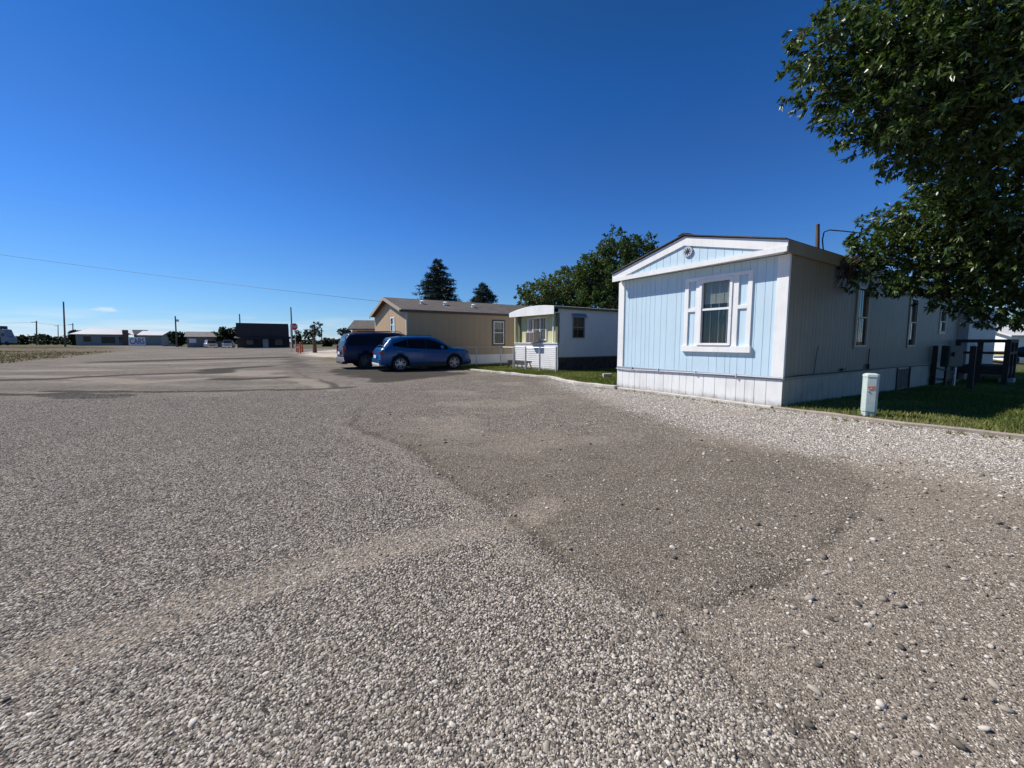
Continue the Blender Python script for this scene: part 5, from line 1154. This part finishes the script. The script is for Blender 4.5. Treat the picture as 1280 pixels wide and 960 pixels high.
# low weeds on the left dirt verge
n = 26000; Yw = rng.uniform(22, 125, n); Xw = Yw * rng.uniform(-1.42, -.85, n); k = (samp(w_dry, Xw, Yw) * (.3 + rng.random(n)) > .45); Xw, Yw = Xw[k], Yw[k]; n = len(Xw)
h = rng.uniform(.03, .14, n); a = rng.uniform(0, 6.28, n); wd = rng.uniform(.03, .08, n)
V = np.zeros((n, 3, 3)); V[:, 0] = np.stack([Xw - np.cos(a) * wd, Yw - np.sin(a) * wd, 0 * h], -1); V[:, 1] = np.stack([Xw + np.cos(a) * wd, Yw + np.sin(a) * wd, 0 * h], -1); V[:, 2] = np.stack([Xw + rng.normal(0, .04, n), Yw, h], -1)
tag(tri_mesh('weeds', V, 3, [(0, 1, 2)], leafmat('dry_weeds', (.09, .085, .045), (.20, .165, .105), .2, .7, .1), rng.random(n)), 'dry tufts of weed on the dirt verge at the left', kind='stuff')

# ------------------------------------------------------------------ distant buildings
def facing(u0, u1, Y):                               # footprint line square to the line of sight between two bearings
    uc = (u0 + u1) / 2; a = math.atan((uc - 640) / F); cx_, cy_ = Y * math.tan(a), Y; nx_, ny_ = math.sin(a), math.cos(a)
    k0 = (cx_ * nx_ + cy_ * ny_) / ((u0 - 640) / F * nx_ + ny_); k1 = (cx_ * nx_ + cy_ * ny_) / ((u1 - 640) / F * nx_ + ny_)
    p0 = Vector(((u0 - 640) / F * k0, k0, 0)); p1 = Vector(((u1 - 640) / F * k1, k1, 0)); return p0, -a, (p1 - p0).length
# white roofed long building
g = G(92, 431.9); Yf = 140; P0, AZ, Wb = facing(97, 163, Yf); WU = Wb / 66
wb = empty('low_building', tuple(P0), AZ, 'long low grey building with bright white roof and brick chimney', 'building')
ze = at(0, 418.2, Yf).z; zr = at(0, 411.5, Yf + 5).z
t = MB(); t.box(0, Wb, 0, 9, 0, ze); t.build('wall', M['greywall'], wb)
t = MB(); t.prism([(-1.5, -1, ze - .05), (Wb + 1.5, -1, ze - .05), (Wb + 1.0, 5, zr), (3.5, 5, zr)], (0, 0, .15)); rf = t.build('roof', M['metalroof'], wb)
t = MB(); cx = 58 * WU; t.box(cx, cx + 8 * WU, -1.2, 1, 0, at(0, 412, Yf).z); t.build('chimney', M['brick'], rf)
for u0, u1, v0, v1 in ((106, 115, 420.5, 427), (128, 145, 421, 429), (150, 154, 421, 428)):
    t = MB(); t.box((u0 - 97) * WU, (u1 - 97) * WU, -.08, -.01, at(0, v1, Yf).z, at(0, v0, Yf).z); t.build('window', M['tint'], wb)
gable_house('house', (at(168, 427, 150).x, 150, 0), R(42), 3.6, 4, 4.2, 5.8, M['greywall'], M['greyroof'], 'small grey gabled house behind the lettered board', nwin=1, door=False)
P0, a_, w2_ = facing(176, 205, 143)
wb2 = empty('low_building', tuple(P0), a_, 'white roofed wing right of the lettered board', 'building')
t = MB(); t.box(0, 9, 0, 8, 0, 3.6); t.build('wall', M['greywall'], wb2); t = MB(); t.prism([(-.6, -.8, 3.6), (10, -.8, 3.6), (9, 6, 5.2), (1, 6, 5.2)], (0, 0, .15)); t.build('roof', M['metalroof'], wb2)
# lettered board
Ys = 112; P0, a_, sw = facing(162.5, 183.5, Ys); zb, ztp = at(0, 432.2, Ys).z, at(0, 421.5, Ys).z
sg = empty('sign_board', tuple(P0), a_, 'white board on posts lettered CARS in dark violet', 'sign')
t = MB(); t.box(0, sw, 0, .08, max(.15, zb), ztp); t.build('board', M['signwhite'], sg)
for x in (.15, sw - .25): t = MB(); t.box(x, x + .1, .09, .2, -.1, ztp); t.build('post', M['wood'], sg)
def text(s_, parent, loc, size, m, name='lettering', rz=0, extr=.01, sx=1):
    cu = bpy.data.curves.new(name, 'FONT'); cu.body = s_; cu.size = size; cu.align_x = 'CENTER'; cu.align_y = 'CENTER'; cu.extrude = extr; cu.offset = size * .012
    o = bpy.data.objects.new(name, cu); col.objects.link(o); dg = bpy.context.evaluated_depsgraph_get(); me = bpy.data.meshes.new_from_object(o.evaluated_get(dg)); bpy.data.objects.remove(o)
    o = bpy.data.objects.new(name, me); me.materials.append(m); col.objects.link(o); o.parent = parent; o.location = loc; o.rotation_euler = (R(90), 0, rz); o.scale = (sx, 1, 1); return o
text('CARS', sg, (sw / 2, -.02, (max(.15, zb) + ztp) / 2), (ztp - zb) * .92, M['lettering'], sx=sw / ((ztp - zb) * .92) / 2.75)
# houses and grey low building
gable_house('house', (at(203, 427, 125).x, 125, 0), R(-50), 6, 4.4, 3.0, 4.6, M['greywall'], M['greyroof'], 'dark gabled house left of the leaning utility pole', nwin=1, door=False)
Yh = 96; P0, a_, Wh = facing(232, 288, Yh)
gh = empty('low_building', tuple(P0), a_, 'flat grey building with wide roof behind the parked silver car', 'building')
t = MB(); t.box(.5, Wh - .4, 0, 8, 0, 2.6); t.build('wall', mat('beige_wall', (.22, .20, .18), .9, var=.2), gh)
t = MB(); t.prism([(0, -.6, 2.45), (Wh, -.6, 2.45), (Wh - .8, 4, 3.75), (.3, 4, 3.75)], (0, 0, .12)); t.build('roof', M['greyroof'], gh)
for x0, x1 in ((.9, 2.2), (5, 6)): t = MB(); t.box(x0, x1, -.05, -.01, 1.1, 2.1); t.build('window', M['signwhite'] if x0 < 2 else M['tint'], gh)
t = MB(); t.box(6.5, 6.56, -.3, -.24, 0, 2.4); t.box(7.5, 7.56, -.3, -.24, 0, 2.4); t.build('porch_post', M['wood'], gh)
car3 = suv('parked_car', (at(270.5, 427, 88).x, 90, 0), R(-90), M['silvercar'], 0, 0, 2.7, 1.86 * 2.2, [(a, b_, c, d * 2.2, e * 2.2, f) for a, b_, c, d, e, f in st1], 'silver car seen from the front before the grey building', .97, wr=.355,
    glass_x=((-1.62, -1.0, .22, .55, .10, .86), (-.95, -.12, .10, .86, .08, .88), (-.04, .98, .08, .88, .06, .72)), ws=(.48, 1.26), rw=(-1.78, -2.14)) if False else None
def van(loc, rz, label):
    v = empty('parked_car', loc, rz, label, 'car')      # x across, facing -y
    t = MB(); t.prism([(-.95, 0, .3), (.95, 0, .3), (1.0, 0, .95), (.82, 0, 1.05), (.68, 0, 1.75), (-.68, 0, 1.75), (-.82, 0, 1.05), (-1.0, 0, .95)], (0, 4.4, 0)); t.prism([(-.93, -.9, .32), (.93, -.9, .32), (.95, -.9, .85), (.85, -.9, .98), (-.85, -.9, .98), (-.95, -.9, .85)], (0, .9, 0)); t.build('body', M['silvercar'], v, bevel=.05)
    t = MB(); t.quad((-.78, -.01, 1.08), (.78, -.01, 1.08), (.64, -.01, 1.68), (-.64, -.01, 1.68)); t.build('windshield', M['tint'], v)
    for s in (-1, 1):
        t = MB(); t.box(s * .6, s * .88, -.92, -.89, .66, .82); t.build('headlight', M['clearlens'], v)
        for y in (-.1, 3.3): t = MB(); t.tube([(s * .72, y, .34), (s * .98, y, .34)], .34, 20); t.build('wheel', M['tyre'], v)
    t = MB(); t.box(-.5, .5, -.93, -.9, .5, .66); t.build('grille', M['blackplastic'], v); t = MB(); t.box(-.93, .93, -.98, -.86, .3, .48); t.build('bumper', M['chrome'], v); return v
v1 = van((at(264.5, 427, 86).x, 86, 0), R(44), 'silver van nose-on before the flat grey building')
v2 = copy_tree(v1); v2.location = (at(278, 427, 86).x, 87.5, 0); v2.rotation_euler = (0, 0, R(30)); v2['label'] = 'second silver van to the right, next to the dark boarded building'
v1['group'] = v2['group'] = 'vans parked before the grey building'
# dark boarded building
Yd = 86; P0, a_, Wd_ = facing(297.5, 366, Yd); zt = at(0, 404.3, Yd).z; WD = Wd_ / 68.5
db = empty('boarded_building', tuple(P0), a_, 'black boarded flat front building with white door across the lot', 'building')
t = MB(); t.box(0, Wd_ - .5, .6, 10, 0, zt - .3); t.build('wall', M['black'], db)
t = MB(); t.prism([(0, -.8, 2.25), (0, -.5, zt), (0, .6, zt), (0, .6, 2.25)], (Wd_ - .6, 0, 0)); t.build('false_front', M['black'], db)
t = MB(); t.prism([(-.4, -1.6, 2.0), (-.4, -.6, 2.35), (-.4, -.6, 2.5), (-.4, -1.6, 2.15)], (Wd_ + .6, 0, 0)); t.build('porch_roof', mat('dark_porch', (.045, .035, .033), .9, var=.3), db)
for x in (.1, 8 * WD, 27 * WD, 60 * WD, Wd_ - .7): t = MB(); t.box(x, x + .16, -1.5, -1.34, 0, 2.1); t.build('porch_post', M['black'], db)
for x0, x1 in ((10.5 * WD, 20 * WD), (47 * WD, 56 * WD)):
    t = MB(); t.box(x0, x1, .53, .598, .7, 1.85); f = t.build('window', M['wood'] if x0 > 5 else M['dark'], db); t = MB(); t.box(x0 + .12, x1 - .12, .50, .528, .8, 1.75); t.build('pane', M['greyroof'], f)
t = MB(); t.box(31 * WD, 38 * WD, .5, .598, 0, 1.95); t.build('door', M['doorwhite'], db)
t = MB(); t.box(-.5, Wd_ + .2, -1.9, .5, 0, .08); t.build('porch_slab', M['concrete'], db)
# pale pavement line in front of far buildings
t = MB(); t.box(-165, -30, 84.0, 84.7, 0, .1); o = t.build('pavement', M['concrete']); o['kind'] = 'structure'

# ------------------------------------------------------------------ utility poles, sign, posts
def upole(u, v_top, v_base, Y, label, wd=.3, lean=0, cross=False, group='distant utility poles', lamp=False, top_u=None):
    b_ = at(u, 427, Y); top = at(top_u or u, v_top, Y); p = empty('utility_pole', (b_.x, Y, gz(b_.x, Y)), 0, label, 'pole', group)
    t = MB(); t.tube([(0, 0, -.1), (top.x - b_.x, 0, top.z)], [wd / 2, wd * .35], 10); t.build('shaft', M['pole'], p)
    if cross: t = MB(); t.box(-1.2, 1.2, -.1, 0, top.z - .6, top.z - .45); t.build('crossarm', M['pole'], p)
    if lamp: t = MB(); t.tube([(.2, 0, top.z - 1.2), (1.0, 0, top.z - 1.0)], .06, 6); t.tube([(.7, 0, top.z - 1.5), (.7, 0, top.z - .9)], .28, 12); t.build('transformer', M['galv'], p)
    return p
upole(81, 377, 432, 110, 'tallest bare utility pole in front of the left tree belt', .42, top_u=79.3)
upole(45.5, 401, 425, 160, 'small utility pole above the left tree belt', .5, cross=True)
upole(72.5, 406, 425, 200, 'tiny utility pole just left of the tall bare pole', .4, cross=True)
upole(91, 404, 425, 180, 'small utility pole at the left end of the white roof', .45, cross=True)
upole(220.5, 395, 430, 105, 'leaning utility pole with transformer left of the grey building', .4, lamp=True, top_u=219)
upole(301, 392.5, 430, 98, 'utility pole rising behind the left end of the boarded building', .35, top_u=299.3)
upole(365.5, 384, 435, 82, 'utility pole at the right end of the boarded building', .32, top_u=363.5)
upole(402, 412, 430, 150, 'faint utility pole beyond the concrete pad', .4, cross=True)
upole(1022, 280.5, 470, 20, 'brown utility pole top rising behind the blue home roof', .27, group=None)
def wire(name, pts, r_, label, cat='cable'):
    t = MB(); t.tube(pts, r_, 5); return tag(t.build(name, M['wire']), label, cat)
def sagline(a, b, sag, n=24): return [Vector(a).lerp(Vector(b), k / n) - Vector((0, 0, sag * 4 * (k / n) * (1 - k / n))) for k in range(n + 1)]
wire('overhead_wire', sagline(at(-230, 284, 34), at(486, 378, 24.3), .25), .011, 'thin overhead wire crossing the left sky to the tan home')
wire('service_cable', [at(1030, 322, 19.9), at(1028, 300, 19.9), at(1030, 290, 20), at(1037, 287.5, 20.2), at(1055, 289, 20.5), at(1085, 292.5, 21), at(1150, 300, 22), at(1240, 318, 23)], .03, 'black service cable looping from the brown pole to the right')
wire('distant_wire', sagline(at(-160, 400, 160), at(45, 403, 160), .8) + sagline(at(45, 403, 160), at(91, 406, 180), .5), .035, 'faint distant wire strung between the small utility poles at the left')
# stop sign
Yq = 49.5; sx_ = at(369, 427, Yq).x; ssn = empty('stop_sign', (sx_, Yq, 0), R(-6), 'red octagonal STOP sign beside the boarded building', 'sign')
zc = at(0, 408.4, Yq).z; t = MB(); t.tube([(0, .04, 0), (0, .04, zc + .2)], .04, 8); t.build('post', M['galv'], ssn)
oc = lambda r_, y: [(r_ * math.cos(math.pi / 8 + k * math.pi / 4), y, zc + r_ * math.sin(math.pi / 8 + k * math.pi / 4)) for k in range(8)]
t = MB(); t.prism(oc(.46, 0), (0, -.01, 0)); t.build('border', M['signwhite'], ssn); t = MB(); t.prism(oc(.43, -.013), (0, -.006, 0)); t.build('plate', M['red'], ssn)
text('STOP', ssn, (0, -.024, zc), .34, M['signwhite'], extr=.002, sx=.9)
# white marker tube by the tree
p = at(391, 416, Yp - .35); mk = empty('box_on_post', (p.x, p.y, 0), 0, 'narrow white box on a post in front of the slim tree', 'post box')
t = MB(); t.tube([(0, 0, 0), (0, 0, at(0, 416, p.y).z)], .04, 8); t.build('post', M['wood'], mk); t = MB(); t.box(-.11, .11, -.1, .1, at(0, 416, p.y).z, at(0, 406.5, p.y).z); t.build('box', M['signwhite'], mk, bevel=.01)
p = at(364, 427, 50.5); o = MB().tube([(0, 0, 0), (0, 0, at(0, 405.5, 50.5).z)], .055, 8).build('marker_post', M['signwhite'], None, loc=(p.x, p.y, 0)); tag(o, 'thin white marker post left of the stop sign', 'post')
for i, (u, v, hh, lb) in enumerate(((370.5, 440.0, 1.15, 'leftmost of the orange red posts below the stop sign'), (372.8, 441.0, 1.05, 'second orange red post from the left below the stop sign'), (375.8, 441.2, 1.35, 'tallest orange red post, third from the left below the stop sign'), (378.2, 440.2, 1.0, 'rightmost of the orange red posts near the slim tree'))):
    g = G(u, v); bo = empty('bollard', tuple(g), 0, lb, 'bollard', 'orange red posts below the stop sign')
    t = MB(); t.tube([(0, 0, -.02), (0, 0, hh * .93), (0, 0, hh)], [.10, .10, .05], 12); t.build('shaft', M['orange'], bo, smooth=False)
    t = MB(); t.tube([(0, 0, hh * .62), (0, 0, hh * .74)], .106, 12); t.build('band', M['signwhite'] if i == 1 else M['orange'], bo)
# semi truck at the left edge
Yk = 150; tx = at(2, 427, Yk).x; tk = empty('lorry', (tx, Yk, 0), 0, 'dark blue semi truck with grey cab front at the far left edge', 'truck')
S_ = Yk / F
t = MB(); t.box(-22, 4 * S_, -1.3, 1.3, 1.2, at(0, 407.5, Yk).z); t.build('trailer_body', mat('deep_blue', (.012, .018, .06), .5, var=.2), tk)
t = MB(); x0 = 4.3 * S_; t.prism([(x0, -1.25, .8), (x0, -1.25, 6.2), (x0 + 1.4, -1.25, 6.0), (x0 + 2.4, -1.25, 3.4), (x0 + 3.2, -1.25, 3.0), (x0 + 3.2, -1.25, .8)], (0, 2.5, 0)); t.build('cab', mat('grey_cab', (.25, .26, .29), .5, var=.15), tk, bevel=.08)
t = MB(); t.box(x0 + .5, x0 + 1.6, -1.28, -1.251, 3.4, 4.6); t.build('side_window', M['tint'], tk)
for x in (-18, -16, x0 - .6, x0 + 2.2): t = MB(); t.tube([(x, -1.3, .75), (x, -.9, .75)], .75, 20); t.build('wheel', M['tyre'], tk)
t = MB(); t.tube([(x0 - .2, -1.1, 3), (x0 - .2, -1.1, 8.6)], .14, 8); t.build('exhaust_stack', M['chrome'], tk)
# little distant parked vehicles / sheds on the left
g = G(41, 430.2)

# small things near the lawn: white block, pipes
g = G(759, 463); o = MB().box(-.16, .16, -.1, .1, 0, .16).build('concrete_block', M['concrete'], None, bevel=.01, loc=(at(759, 463, 15.2).x, 15.2, 0)); tag(o, 'pale block on the lawn by the left corner of the blue home', 'block')
for coll in (): pass
bpy.data.materials.remove(M['cloud'])
